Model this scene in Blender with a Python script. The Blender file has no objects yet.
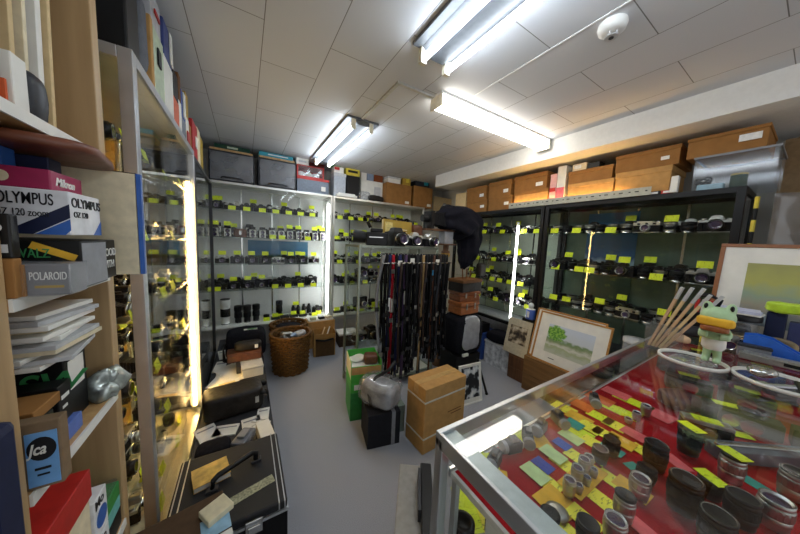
import bpy, bmesh, math, random
from mathutils import Matrix, Vector, noise
random.seed(7)
S = bpy.context.scene
S.view_settings.view_transform = "Standard"; S.view_settings.look = "None"; S.view_settings.gamma = 1; S.view_settings.use_curve_mapping = False; S.view_settings.exposure = 1.52
_w = bpy.data.worlds.new('daylight'); S.world = _w; _w.use_nodes = True; _w.node_tree.nodes['Background'].inputs[0].default_value = (.93, .96, 1, 1); _w.node_tree.nodes['Background'].inputs[1].default_value = .42
S.cycles.transparent_max_bounces = 32; S.cycles.max_bounces = 10
COL = S.collection
PI = math.pi
R = math.radians
# ------------------------------------------------------------------ camera
YAW, PIT, ROL, FPX = R(31.333), R(-5.598), R(2.537), 255.55
CAM = Vector((0, 0, 1.35))
_f = Vector((math.sin(YAW)*math.cos(PIT), math.cos(YAW)*math.cos(PIT), math.sin(PIT)))
_r = Vector((math.cos(YAW), -math.sin(YAW), 0)); _u = _r.cross(_f)
RT = math.cos(ROL)*_r + math.sin(ROL)*_u
UP = -math.sin(ROL)*_r + math.cos(ROL)*_u
cd = bpy.data.cameras.new('camera'); co = bpy.data.objects.new('camera', cd); COL.objects.link(co)
cd.sensor_fit = 'HORIZONTAL'; cd.sensor_width = 36; cd.lens = FPX/800*36; cd.clip_start = .01
co.matrix_world = Matrix(((RT.x, UP.x, -_f.x, CAM.x), (RT.y, UP.y, -_f.y, CAM.y), (RT.z, UP.z, -_f.z, CAM.z), (0, 0, 0, 1)))
S.camera = co
def at(px, py, x=None, y=None, z=None):
    """real position of a photographed point on a known plane"""
    d = RT*((px-400)/FPX) - UP*((py-267)/FPX) + _f
    t = (x-CAM.x)/d.x if x is not None else (y-CAM.y)/d.y if y is not None else (z-CAM.z)/d.z
    return CAM + d*t

# ------------------------------------------------------------------ materials
def lin(h):
    if not isinstance(h, str): return (*h[:3], 1)
    h = h.lstrip('#'); v = [int(h[i:i+2], 16)/255 for i in (0, 2, 4)]
    return (*[c/12.92 if c <= .04045 else ((c+.055)/1.055)**2.4 for c in v], 1)
MATS = {}
def mat(name, color, rough=.5, metal=0., var=.12, scale=40., bump=0., coords='Object', emit=0., alpha=None, coat=0.):
    if name in MATS: return MATS[name]
    m = bpy.data.materials.new(name); m.use_nodes = True; nt = m.node_tree; N = nt.nodes; L = nt.links
    b = N['Principled BSDF']; c = lin(color)
    b.inputs['Roughness'].default_value = rough; b.inputs['Metallic'].default_value = metal
    b.inputs['Coat Weight'].default_value = coat
    if rough >= .6: b.inputs['Specular IOR Level'].default_value = .15
    elif metal < .3 and max(c[:3]) < .06: b.inputs['Specular IOR Level'].default_value = .3
    tc = N.new('ShaderNodeTexCoord'); n = N.new('ShaderNodeTexNoise'); n.inputs['Scale'].default_value = scale; n.inputs['Detail'].default_value = 3
    L.new(tc.outputs[coords], n.inputs['Vector'])
    mr = N.new('ShaderNodeMapRange'); mr.inputs['From Min'].default_value = .3; mr.inputs['From Max'].default_value = .7
    mr.inputs['To Min'].default_value = 1-var; mr.inputs['To Max'].default_value = 1+var
    L.new(n.outputs['Fac'], mr.inputs['Value'])
    mx = N.new('ShaderNodeVectorMath'); mx.operation = 'SCALE'; mx.inputs[0].default_value = c[:3]
    L.new(mr.outputs['Result'], mx.inputs['Scale']); L.new(mx.outputs['Vector'], b.inputs['Base Color'])
    if bump:
        bp = N.new('ShaderNodeBump'); bp.inputs['Strength'].default_value = bump; bp.inputs['Distance'].default_value = .01
        L.new(n.outputs['Fac'], bp.inputs['Height']); L.new(bp.outputs['Normal'], b.inputs['Normal'])
    if emit:
        b.inputs['Emission Color'].default_value = c; b.inputs['Emission Strength'].default_value = emit
    MATS[name] = m; return m
def glass(name, tint, refl=.06, rough=.01, gloss=(1, 1, 1, 1), haze=0., graze=.8, hs=22):
    m = bpy.data.materials.new(name); m.use_nodes = True; nt = m.node_tree; N = nt.nodes; L = nt.links
    N.remove(N['Principled BSDF']); out = N['Material Output']
    t = N.new('ShaderNodeBsdfTransparent'); t.inputs['Color'].default_value = (*tint, 1)
    g = N.new('ShaderNodeBsdfGlossy'); g.inputs['Roughness'].default_value = rough; g.inputs['Color'].default_value = gloss
    lw = N.new('ShaderNodeLayerWeight'); lw.inputs['Blend'].default_value = .5
    p = N.new('ShaderNodeMath'); p.operation = 'POWER'; p.inputs[1].default_value = 4.5; L.new(lw.outputs['Facing'], p.inputs[0])
    a = N.new('ShaderNodeMath'); a.operation = 'MULTIPLY_ADD'; a.inputs[1].default_value = graze; a.inputs[2].default_value = refl; L.new(p.outputs[0], a.inputs[0])
    mx = N.new('ShaderNodeMixShader'); L.new(a.outputs[0], mx.inputs['Fac']); L.new(t.outputs[0], mx.inputs[1]); L.new(g.outputs[0], mx.inputs[2])
    last = mx
    if haze:
        d = N.new('ShaderNodeBsdfDiffuse'); d.inputs['Color'].default_value = (.85, .86, .88, 1)
        m2 = N.new('ShaderNodeMixShader'); tc = N.new('ShaderNodeTexCoord'); nz = N.new('ShaderNodeTexNoise'); nz.inputs['Scale'].default_value = hs
        L.new(tc.outputs['Object'], nz.inputs['Vector']); q = N.new('ShaderNodeMath'); q.operation = 'MULTIPLY'; q.inputs[1].default_value = haze*2
        L.new(nz.outputs['Fac'], q.inputs[0]); L.new(q.outputs[0], m2.inputs['Fac']); L.new(mx.outputs[0], m2.inputs[1]); L.new(d.outputs[0], m2.inputs[2]); last = m2
    L.new(last.outputs[0], out.inputs['Surface']); MATS[name] = m; return m
def lamp(name, color, k):
    m = bpy.data.materials.new(name); m.use_nodes = True; nt = m.node_tree; N = nt.nodes
    N.remove(N['Principled BSDF']); e = N.new('ShaderNodeEmission'); e.inputs['Color'].default_value = (*color, 1); e.inputs['Strength'].default_value = k
    nt.links.new(e.outputs[0], N['Material Output'].inputs['Surface']); MATS[name] = m; return m
def wood(name, a, b, scale=6., axis=2, rough=.5):
    m = bpy.data.materials.new(name); m.use_nodes = True; nt = m.node_tree; N = nt.nodes; L = nt.links; bs = N['Principled BSDF']
    bs.inputs['Roughness'].default_value = rough
    tc = N.new('ShaderNodeTexCoord'); mp = N.new('ShaderNodeMapping'); sc = [scale*6]*3; sc[axis] = scale*.35; mp.inputs['Scale'].default_value = sc
    n = N.new('ShaderNodeTexNoise'); n.inputs['Scale'].default_value = 1.5; n.inputs['Detail'].default_value = 5
    cr = N.new('ShaderNodeValToRGB'); cr.color_ramp.elements[0].position = .3; cr.color_ramp.elements[1].position = .7
    cr.color_ramp.elements[0].color = lin(a); cr.color_ramp.elements[1].color = lin(b)
    L.new(tc.outputs['Object'], mp.inputs['Vector']); L.new(mp.outputs[0], n.inputs['Vector']); L.new(n.outputs['Fac'], cr.inputs[0]); L.new(cr.outputs[0], bs.inputs['Base Color'])
    MATS[name] = m; return m
def tagmat(name, color):
    """bright card with rows of faint pen marks"""
    m = bpy.data.materials.new(name); m.use_nodes = True; nt = m.node_tree; N = nt.nodes; L = nt.links; bs = N['Principled BSDF']; bs.inputs['Roughness'].default_value = .6
    tc = N.new('ShaderNodeTexCoord'); mp = N.new('ShaderNodeMapping'); mp.inputs['Scale'].default_value = (330, 70, 70)
    oi = N.new('ShaderNodeObjectInfo'); n = N.new('ShaderNodeTexNoise'); n.noise_dimensions = '4D'; n.inputs['Scale'].default_value = 1; n.inputs['Detail'].default_value = 1
    q = N.new('ShaderNodeMath'); q.operation = 'MULTIPLY'; q.inputs[1].default_value = 50; L.new(oi.outputs['Random'], q.inputs[0]); L.new(q.outputs[0], n.inputs['W'])
    L.new(tc.outputs['Object'], mp.inputs['Vector']); L.new(mp.outputs[0], n.inputs['Vector'])
    cr = N.new('ShaderNodeValToRGB'); cr.color_ramp.elements[0].position = .33; cr.color_ramp.elements[1].position = .4
    c = lin(color); cr.color_ramp.elements[0].color = (c[0]*.45, c[1]*.45, c[2]*.5, 1); cr.color_ramp.elements[1].color = c
    L.new(n.outputs['Fac'], cr.inputs[0]); L.new(cr.outputs[0], bs.inputs['Base Color']); MATS[name] = m; return m

K = mat
BLACK = K('black plastic', '#131314', .42); DKGREY = K('dark grey plastic', '#333438', .45); LEATHERETTE = K('leatherette', '#18181a', .7, scale=400, bump=.3)
CHROME = K('chrome', '#c9c9c6', .22, 1., .06); SATIN = K('satin silver', '#b5b4ae', .33, .9, .08); ALU = K('aluminium', '#b9bcbf', .28, 1., .06, 12)
STEEL = K('brushed steel', '#c2c4c6', .3, .7, .1, 9); LENSGL = K('lens glass', '#0c1020', .06, coat=1.); PURPLE = K('coated lens glass', '#3a2c4a', .08, coat=1.)
WHITE = K('white paint', '#e6e6e2', .5, var=.04); PAPER = K('white paper', '#e2e0d8', .7, var=.06, scale=15); GREY = K('grey plastic', '#83858a', .5); LGREY = K('light grey', '#bcbdbe', .5)
CARD = K('cardboard', '#b98f58', .75, var=.1, scale=25); CARDLT = K('pale cardboard', '#d2b98c', .75, var=.08); CARDBR = K('brown carton', '#94693a', .65, var=.1, scale=18); CARDDK = K('dark brown carton', '#6d4a2c', .65, var=.12)
BRLEATHER = K('brown leather', '#5b3520', .42, var=.3, scale=30, bump=.25); TANLEATHER = K('tan leather', '#94562c', .4, var=.25, scale=30, bump=.2); DKLEATHER = K('dark leather', '#231f1c', .45, var=.25, scale=40, bump=.3)
NAVY = K('navy', '#1c2340', .5); RED = K('red', '#b3231c', .5); BLUE = K('blue', '#2c5fae', .45); TEAL = K('teal', '#2a94a8', .5); GREEN = K('green', '#2f8a3c', .5); DKGREEN = K('dark green', '#16402f', .5)
ORANGE = K('orange', '#cf5a28', .5); MAGENTA = K('magenta', '#9c2550', .45); CREAM = K('cream', '#dccfaf', .6); YELLOWBOX = K('yellow box', '#d8c544', .55); PALEGREEN = K('pale green', '#bcc9b0', .6); MUSTARD = K('mustard', '#a98a2e', .55)
NEON = tagmat('neon yellow card', '#e0f01e'); NEONY = tagmat('lemon yellow card', '#fbf044'); PINKC = K('pink card', '#e0686a', .6); ORANGEC = K('amber card', '#eab63c', .6); TEALC = K('teal card', '#3f9c8c', .6); BLUEC = K('blue card', '#3b50a8', .6); PGREENC = K('pale green card', '#c8dc9c', .6)
CARPET = K('carpet', '#a2a4ab', .95, var=.16, scale=260, bump=.6); CLOTHBK = K('black cloth', '#16161c', .9, var=.3, scale=60, bump=.3); CLOTHNV = K('indigo black cloth', '#13131c', .85, var=.25, scale=50, bump=.25)
REDCLOTH = K('red felt', '#a4101a', .9, var=.15, scale=200, bump=.2); SILVERCL = K('silver cloth', '#a4a6ab', .45, .35, .15, 20)
WOODL = wood('light wood', '#b98f5c', '#cda873'); WOODS = wood('shelf wood', '#a3855c', '#bb9c70', 4); WOODD = wood('dark wood', '#4b2f1b', '#6b4527'); WOODO = wood('oak frame wood', '#9a6a2f', '#b98441', 8, 1); WOODB = wood('old box wood', '#6a4a28', '#8a6436', 5, 1)
WICKER = K('wicker', '#6a4a26', .6, var=.5, scale=70, bump=.3)
GL = glass('clear glass', (.975, .985, .98), .012); GLTOP = glass('counter glass', (.97, .985, .98), .035); GLSH = glass('shelf glass', (.9, .95, .93), .06); PLASTIC = glass('clear plastic', (.93, .94, .95), .018, .1, haze=.03, graze=.15); FROST = glass('smoky plastic', (.42, .44, .5), .05, .25, haze=.16, hs=3, graze=.3); BAGPL = glass('crinkled plastic', (.82, .83, .85), .12, .06, haze=.07, graze=.6)
TUBE = lamp('tube light', (.82, .91, 1.0), 9.5); COVER = lamp('diffuser light', (1., .95, .85), 4.2); WARMT = lamp('warm tube', (1., .62, .2), 26); COOLT = lamp('cool tube', (1, 1, 1), 12)
WALL = K('wall paint', '#c9c6bd', .8, var=.04, scale=6); MIRRORB = K('showcase lining', '#e4e6e6', .6, var=.03); GOLDBACK = K('beige lining', '#7d5f28', .6); DKBACK = K('dark lining', '#5b6a5c', .6, var=.2, scale=5)
MCHRTRIM = K('trim metal', '#d0d0cc', .3, .8, .05)

# ceiling boards
def ceilmat():
    m = bpy.data.materials.new('ceiling boards'); m.use_nodes = True; nt = m.node_tree; N = nt.nodes; L = nt.links; bs = N['Principled BSDF']; bs.inputs['Roughness'].default_value = .75
    tc = N.new('ShaderNodeTexCoord'); sp = N.new('ShaderNodeSeparateXYZ'); L.new(tc.outputs['Object'], sp.inputs[0])
    ax = N.new('ShaderNodeMath'); ax.inputs[1].default_value = .136; L.new(sp.outputs['Y'], ax.inputs[0])
    ay = N.new('ShaderNodeMath'); ay.inputs[1].default_value = .210; L.new(sp.outputs['X'], ay.inputs[0])
    cb = N.new('ShaderNodeCombineXYZ'); L.new(ax.outputs[0], cb.inputs[0]); L.new(ay.outputs[0], cb.inputs[1])
    br = N.new('ShaderNodeTexBrick'); br.offset = .5; br.inputs['Scale'].default_value = 1; br.inputs['Brick Width'].default_value = .6144; br.inputs['Row Height'].default_value = .2965
    br.inputs['Mortar Size'].default_value = .0022; br.inputs['Mortar Smooth'].default_value = .3; br.inputs['Color1'].default_value = lin('#d0d2d6'); br.inputs['Color2'].default_value = lin('#cacccf'); br.inputs['Mortar'].default_value = lin('#777774')
    L.new(cb.outputs[0], br.inputs['Vector']); L.new(br.outputs['Color'], bs.inputs['Base Color'])
    bp = N.new('ShaderNodeBump'); bp.invert = True; bp.inputs['Strength'].default_value = .4; bp.inputs['Distance'].default_value = .004; L.new(br.outputs['Fac'], bp.inputs['Height']); L.new(bp.outputs[0], bs.inputs['Normal'])
    return m
def picmat(name, kind):
    """painted or printed picture, in the generated coordinates of its sheet"""
    m = bpy.data.materials.new(name); m.use_nodes = True; nt = m.node_tree; N = nt.nodes; L = nt.links; bs = N['Principled BSDF']; bs.inputs['Roughness'].default_value = .7
    tc = N.new('ShaderNodeTexCoord')
    def nz(s, d=4):
        n = N.new('ShaderNodeTexNoise'); n.inputs['Scale'].default_value = s; n.inputs['Detail'].default_value = d; L.new(tc.outputs['Generated'], n.inputs['Vector']); return n.outputs['Fac']
    def math_(op, a, b):
        q = N.new('ShaderNodeMath'); q.operation = op
        for i, v in enumerate((a, b)):
            if isinstance(v, (int, float)): q.inputs[i].default_value = v
            else: L.new(v, q.inputs[i])
        return q.outputs[0]
    def ramp(f, stops):
        cr = N.new('ShaderNodeValToRGB'); e = cr.color_ramp.elements
        while len(e) < len(stops): e.new(.5)
        for i, (p, c) in enumerate(stops): e[i].position = p; e[i].color = lin(c)
        L.new(f, cr.inputs[0]); return cr.outputs[0]
    sp = N.new('ShaderNodeSeparateXYZ'); L.new(tc.outputs['Generated'], sp.inputs[0]); u, v = sp.outputs['X'], sp.outputs['Z']
    if kind in ('bw', 'sepia'):
        f = math_('ADD', math_('MULTIPLY', nz(3, 2), .95), math_('MULTIPLY', nz(7, 2), .15))
        c = ramp(f, [(.46, '#0b0c0e'), (.56, '#23262a'), (.62, '#b9bec0'), (.75, '#e3e3e0')]) if kind == 'bw' else ramp(f, [(.42, '#2a2119'), (.52, '#5e4f3d'), (.6, '#a8977c'), (.75, '#dacdb3')])
    elif kind == 'water':
        h = math_('ADD', v, math_('MULTIPLY', math_('SUBTRACT', nz(6), .5), .35))
        c1 = ramp(h, [(.05, '#b9bfae'), (.22, '#a2ad86'), (.3, '#cfcfc4'), (.42, '#8f9a76'), (.5, '#6f8a5c'), (.58, '#c4cbd0'), (.95, '#c3cddc')])
        dx = math_('SUBTRACT', u, .2); dy = math_('MULTIPLY', math_('SUBTRACT', v, .74), .8)
        r = math_('ADD', math_('ADD', math_('MULTIPLY', dx, dx), math_('MULTIPLY', dy, dy)), math_('MULTIPLY', math_('SUBTRACT', nz(9), .5), .12))
        t = ramp(r, [(.03, '#ffffff'), (.055, '#000000')])
        mx = N.new('ShaderNodeMix'); mx.data_type = 'RGBA'; L.new(t, mx.inputs['Factor']); L.new(c1, mx.inputs['A']); L.new(ramp(nz(20), [(.4, '#3f7a2a'), (.6, '#8fc04c')]), mx.inputs['B']); c = mx.outputs['Result']
    elif kind == 'meadow':
        h = math_('ADD', v, math_('MULTIPLY', math_('SUBTRACT', nz(5), .5), .4)); c = ramp(h, [(.1, '#8d9aa2'), (.3, '#a39a86'), (.5, '#8fa08a'), (.7, '#a9a85c'), (.95, '#9a9a5e')])
    elif kind == 'lake':
        h = math_('ADD', v, math_('MULTIPLY', math_('SUBTRACT', nz(5), .5), .3)); c = ramp(h, [(.05, '#1f3b2a'), (.35, '#2f5a3a'), (.42, '#3c6d8c'), (.6, '#2d6d9e'), (.95, '#5e94b8')])
    elif kind == 'deep':
        h = math_('ADD', v, math_('MULTIPLY', math_('SUBTRACT', nz(5), .5), .3)); c = ramp(h, [(.02, '#22372e'), (.38, '#2c4a3e'), (.46, '#8ba8b8'), (.55, '#1d4a72'), (.9, '#2a6488')])
    L.new(c, bs.inputs['Base Color']); MATS[name] = m; return m

# ------------------------------------------------------------------ mesh building
class MB:
    def __init__(s): s.v, s.f, s.m, s.sm = [], [], [], []
    def add(s, vs, fs, m=0, smooth=False, M=None):
        o = len(s.v); s.v += [tuple(M @ Vector(p)) if M else tuple(p) for p in vs]
        s.f += [[i+o for i in f] for f in fs]; s.m += [m]*len(fs); s.sm += [smooth]*len(fs); return s
    def box(s, x0, x1, y0, y1, z0, z1, m=0, M=None, taper=0):
        t = taper
        vs = [(x0, y0, z0), (x1, y0, z0), (x1, y1, z0), (x0, y1, z0), (x0+t, y0+t, z1), (x1-t, y0+t, z1), (x1-t, y1-t, z1), (x0+t, y1-t, z1)]
        return s.add(vs, [(0, 3, 2, 1), (4, 5, 6, 7), (0, 1, 5, 4), (1, 2, 6, 5), (2, 3, 7, 6), (3, 0, 4, 7)], m, False, M)
    def lathe(s, prof, m=0, seg=20, M=None, mats=None):
        vs, fs, ms = [], [], []
        for r, z in prof: vs += [(max(r, 1e-5)*math.cos(2*PI*i/seg), max(r, 1e-5)*math.sin(2*PI*i/seg), z) for i in range(seg)]
        for k in range(len(prof)-1):
            for i in range(seg):
                j = (i+1) % seg; fs.append((k*seg+i, k*seg+j, (k+1)*seg+j, (k+1)*seg+i)); ms.append(mats[k] if mats else m)
        o = len(s.v); s.add(vs, fs, m, True, M); s.m[-len(fs):] = ms
        if prof[0] == prof[-1]: return s
        if prof[0][0] > 1e-4: s.add([vs[i] for i in range(seg)], [tuple(range(seg))[::-1]], mats[0] if mats else m, False, M)
        if prof[-1][0] > 1e-4: s.add([vs[-seg+i] for i in range(seg)], [tuple(range(seg))], mats[-1] if mats else m, False, M)
        return s
    def cyl(s, p0, p1, r0, r1=None, m=0, seg=14):
        p0, p1 = Vector(p0), Vector(p1); d = p1-p0; q = d.to_track_quat('Z', 'Y').to_matrix().to_4x4()
        return s.lathe([(r0, 0), (r0 if r1 is None else r1, d.length)], m, seg, Matrix.Translation(p0) @ q)
    def tube(s, pts, r, m=0, seg=6, closed=False):
        pts = [Vector(p) for p in pts]; n = len(pts); vs, fs = [], []
        for i, p in enumerate(pts):
            a = pts[(i-1) % n] if closed or i else p; b = pts[(i+1) % n] if closed or i < n-1 else p
            t = (b-a).normalized(); up = Vector((0, 0, 1)) if abs(t.z) < .9 else Vector((1, 0, 0)); e = t.cross(up).normalized(); g = e.cross(t)
            rr = r[i] if isinstance(r, (list, tuple)) else r
            vs += [p+e*rr*math.cos(2*PI*k/seg)+g*rr*math.sin(2*PI*k/seg) for k in range(seg)]
        for i in range(n if closed else n-1):
            for k in range(seg): fs.append((i*seg+k, i*seg+(k+1) % seg, ((i+1) % n)*seg+(k+1) % seg, ((i+1) % n)*seg+k))
        if not closed: fs += [tuple(range(seg))[::-1], tuple(range((n-1)*seg, n*seg))]
        return s.add(vs, fs, m, True)
    def ribbon(s, pts, w, t, m=0, side=None):
        """flat band of width w and thickness t along pts; side = width direction"""
        pts = [Vector(p) for p in pts]; n = len(pts); vs, fs = [], []
        for i, p in enumerate(pts):
            a = pts[max(i-1, 0)]; b = pts[min(i+1, n-1)]; tg = (b-a).normalized(); sd = Vector(side(i/(n-1))) if callable(side) else Vector(side or (1, 0, 0))
            sd = (sd - tg*sd.dot(tg)).normalized(); nn = tg.cross(sd)
            vs += [p+sd*w/2+nn*t/2, p-sd*w/2+nn*t/2, p-sd*w/2-nn*t/2, p+sd*w/2-nn*t/2]
        for i in range(n-1):
            for k in range(4): fs.append((i*4+k, i*4+(k+1) % 4, i*4+4+(k+1) % 4, i*4+4+k))
        fs += [(3, 2, 1, 0), tuple(range(4*n-4, 4*n))]
        return s.add(vs, fs, m, True)
    def prism(s, poly, y0, y1, m=0, M=None):
        """polygon in xz extruded along y"""
        n = len(poly); vs = [(x, y0, z) for x, z in poly]+[(x, y1, z) for x, z in poly]
        fs = [tuple(range(n)), tuple(range(n, 2*n))[::-1]]+[(i, i+n, (i+1) % n+n, (i+1) % n) for i in range(n)]
        return s.add(vs, fs, m, False, M)
    def ball(s, c, r, m=0, seg=14, ring=9, M=None):
        rx, ry, rz = r if isinstance(r, (tuple, list)) else (r, r, r); vs, fs = [], []
        for k in range(ring+1):
            th = PI*k/ring
            vs += [(c[0]+rx*math.sin(th)*math.cos(2*PI*i/seg), c[1]+ry*math.sin(th)*math.sin(2*PI*i/seg), c[2]-rz*math.cos(th)) for i in range(seg)]
        for k in range(ring):
            for i in range(seg): fs.append((k*seg+i, k*seg+(i+1) % seg, (k+1)*seg+(i+1) % seg, (k+1)*seg+i))
        return s.add(vs, fs, m, True, M)
    def lump(s, sx, sy, sz, e=.45, amp=.0, freq=8., m=0, seg=28, ring=16, seed=0, M=None):
        """soft rounded box standing on z=0, with folds"""
        vs, fs = [], []
        pw = lambda c: math.copysign(abs(c)**e, c)
        for k in range(ring+1):
            ph = -PI/2+PI*k/ring
            for i in range(seg):
                th = 2*PI*i/seg; p = Vector((sx/2*pw(math.cos(ph))*pw(math.cos(th)), sy/2*pw(math.cos(ph))*pw(math.sin(th)), sz/2+sz/2*pw(math.sin(ph))))
                if amp:
                    d = noise.fractal(p*freq+Vector((seed*7.1, seed*3.3, 0)), 1., 2., 3)*amp; q = p-Vector((0, 0, sz/2))
                    if q.length > 1e-6: p += q.normalized()*d
                    p.z = max(p.z, 0)
                vs.append(p)
        for k in range(ring):
            for i in range(seg): fs.append((k*seg+i, k*seg+(i+1) % seg, (k+1)*seg+(i+1) % seg, (k+1)*seg+i))
        return s.add(vs, fs, m, True, M)
    def build(s, name, mats, parent=None, loc=None, rot=None, bevel=0., sub=0, weld=False):
        me = bpy.data.meshes.new(name); me.from_pydata(s.v, [], s.f)
        for m in (mats if isinstance(mats, (list, tuple)) else [mats]): me.materials.append(m)
        me.polygons.foreach_set('material_index', s.m); me.polygons.foreach_set('use_smooth', s.sm)
        if weld:
            bm = bmesh.new(); bm.from_mesh(me); bmesh.ops.remove_doubles(bm, verts=bm.verts, dist=1e-5); bm.to_mesh(me); bm.free()
        me.update(); o = bpy.data.objects.new(name, me); COL.objects.link(o)
        if parent: o.parent = parent
        if loc is not None: o.location = loc
        if rot is not None: o.rotation_euler = rot if isinstance(rot, (tuple, list)) else (0, 0, rot)
        if bevel:
            b = o.modifiers.new('bevel', 'BEVEL'); b.width = bevel; b.segments = 2; b.limit_method = 'ANGLE'
        if sub: o.modifiers.new('sub', 'SUBSURF').render_levels = sub
        return o
def tag(o, label, cat, group=None):
    o['label'] = label; o['category'] = cat
    if group: o['group'] = group
    return o
def thing(name, label, cat, loc=(0, 0, 0), rot=0., group=None):
    o = bpy.data.objects.new(name, None); COL.objects.link(o); o.location = loc; o.rotation_euler = rot if isinstance(rot, (tuple, list)) else (0, 0, rot)
    o.empty_display_size = .05; return tag(o, label, cat, group)
KIDS = {}
def struct(o): o['kind'] = 'structure'; return o
def copy_tree(o, parent=None):
    c = o.copy(); COL.objects.link(c)
    if parent: c.parent = parent
    for ch in [x for x in o.children]: copy_tree(ch, c)
    return c
def text(body, size, mt, parent, loc, rot, name='lettering', extr=.0006, shear=0., align='LEFT', bold=0., sx=1.):
    cu = bpy.data.curves.new(name, 'FONT'); cu.body = body; cu.size = size; cu.extrude = extr; cu.shear = shear; cu.align_x = align; cu.offset = bold
    t = bpy.data.objects.new(name, cu); COL.objects.link(t); dg = bpy.context.evaluated_depsgraph_get(); me = bpy.data.meshes.new_from_object(t.evaluated_get(dg))
    bpy.data.objects.remove(t); me.materials.clear(); me.materials.append(mt)
    o = bpy.data.objects.new(name, me); COL.objects.link(o); o.parent = parent; o.location = loc; o.rotation_euler = rot; o.scale = (sx, 1, 1); return o
FRONT = (PI/2, 0, 0)          # lettering that faces -y
RIGHTF = (PI/2, 0, PI/2)      # lettering that faces +x
LEFTF = (PI/2, 0, -PI/2)      # lettering that faces -x
ORD = 'first second third fourth fifth sixth seventh eighth ninth tenth eleventh twelfth thirteenth fourteenth fifteenth sixteenth seventeenth eighteenth nineteenth twentieth'.split()+['twenty-'+w for w in 'first second third fourth fifth sixth seventh eighth ninth'.split()]

# simple carton: body mesh is the thing; optional lid, tape, label as parts.  size (sx,sy,sz), origin at base centre
def carton(name, label, cat, loc, size, m, rz=0., lid=None, tape=None, sticker=None, group=None, bevel=.003, lidh=.3, face='y'):
    sx, sy, sz = size; h = sz*(1-lidh) if lid else sz
    o = MB().box(-sx/2, sx/2, -sy/2, sy/2, 0, h).build(name, m, None, loc, rz, bevel); tag(o, label, cat, group)
    if lid: MB().box(-sx/2-.004, sx/2+.004, -sy/2-.004, sy/2+.004, h, sz).build('lid', lid, o, bevel=bevel)
    if tape: MB().box(-.02, .02, -sy/2-.0012, sy/2+.0012, -.0, sz+.0012).build('tape', tape, o) if sx > sy else MB().box(-sx/2-.0012, sx/2+.0012, -.02, .02, 0, sz+.0012).build('tape', tape, o)
    if sticker:
        (u, v, w, hh, sm) = sticker   # centre (u along face, v up), width, height as fractions of the front face
        if face == 'y': MB().box((u-w/2)*sx, (u+w/2)*sx, -sy/2-.0065, -sy/2-.002, (v-hh/2)*sz, (v+hh/2)*sz).build('label', sm, o)
        elif face == 'x': MB().box(-sx/2-.0065, -sx/2-.002, (u-w/2)*sy, (u+w/2)*sy, (v-hh/2)*sz, (v+hh/2)*sz).build('label', sm, o)
        else: MB().box(sx/2+.002, sx/2+.0065, (u-w/2)*sy, (u+w/2)*sy, (v-hh/2)*sz, (v+hh/2)*sz).build('label', sm, o)
    return o
# carton seen in the photo between pixel columns px0..px1 and down from py, on the plane y (facing the camera) resting at height z
def ybox(name, label, cat, px0, px1, pyt, y, z, depth, m, zt=None, **k):
    pm = (px0+px1)/2; a = at(px0, pyt, y=y); b = at(px1, pyt, y=y); top = at(pm, pyt, y=y).z if zt is None else zt
    return carton(name, label, cat, ((a.x+b.x)/2, y+depth/2, z), (b.x-a.x-.002, depth, max(top-z, .01)), m, **k)
def xbox(name, label, cat, px0, px1, pyt, x, z, depth, m, zt=None, **k):
    pm = (px0+px1)/2; a = at(px0, pyt, x=x); b = at(px1, pyt, x=x); top = at(pm, pyt, x=x).z if zt is None else zt; d = depth if x > 0 else -depth
    return carton(name, label, cat, (x+d/2, (a.y+b.y)/2, z), (depth, abs(a.y-b.y)-.002, max(top-z, .01)), m, face='x' if x > 0 else '+x', **k)
# ------------------------------------------------------------------ the room
CZ = 2.31
struct(MB().box(-.75, 3.2, -2.2, 3.85, -.06, 0).build('floor', CARPET))
struct(MB().box(-.75, 3.2, -2.2, 3.85, CZ, CZ+.06).build('ceiling', ceilmat()))
struct(MB().box(-.81, -.75, -2.2, 3.85, 0, CZ).build('wall_left', WALL))
struct(MB().box(-.75, 3.2, 3.79, 3.85, 0, CZ).build('wall_back', WALL))
struct(MB().box(3.14, 3.2, -2.2, 3.79, 0, CZ).build('wall_right', WALL))
struct(MB().box(2.34, 3.14, -2.2, 2.97, 2.15, CZ).build('ceiling_beam', K('beam paint', '#e3e3e1', .6, var=.03)))
# cable duct on the ceiling between the two kinds of lamp
struct(MB().box(.795, .815, 1.44, 1.99, CZ-.012, CZ).box(.795, 1.08, 1.425, 1.445, CZ-.012, CZ).build('trim_1', K('duct', '#c2c1ba', .5)))
struct(MB().box(1.272, 1.279, -2.1, 1.33, CZ-.003, CZ).build('trim_2', K('white seam strip', '#f0f0ee', .4, var=.02)))

# ------------------------------------------------------------------ ceiling lamps
def twin_lamp(label, x0, y0, y1):
    t = thing('ceiling_lamp', label, 'lamp', (x0, y0, CZ)); L = y1-y0
    hb = MB().box(0, .27, 0, L, -.018, 0).prism([(.04, -.018), (.23, -.018), (.175, -.05), (.095, -.05)], 0.01, L-.01, 0)
    hb.build('housing', K('lamp housing', '#565a5f', .5), t, bevel=.003)
    for x in (.055, .205):
        MB().cyl((x, .035, -.07), (x, L-.035, -.07), .0145, m=0, seg=12).build('tube', TUBE, t)
        for y in (.012, L-.012): MB().box(x-.016, x+.016, y-.011, y+.011, -.09, -.0185, 0).cyl((x, y-.01, -.07), (x, y+.012, -.07), .017, m=0, seg=10).build('lamp_holder', K('lamp holder', '#d8d2bd', .5), t)
    return t
twin_lamp('bare twin-tube ceiling lamp nearest the top edge, beside the smoke detector', .70, -.12, 1.125)
twin_lamp('bare twin-tube ceiling lamp above the back showcases, at the end of the duct', .685, 2.0, 3.25)
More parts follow.
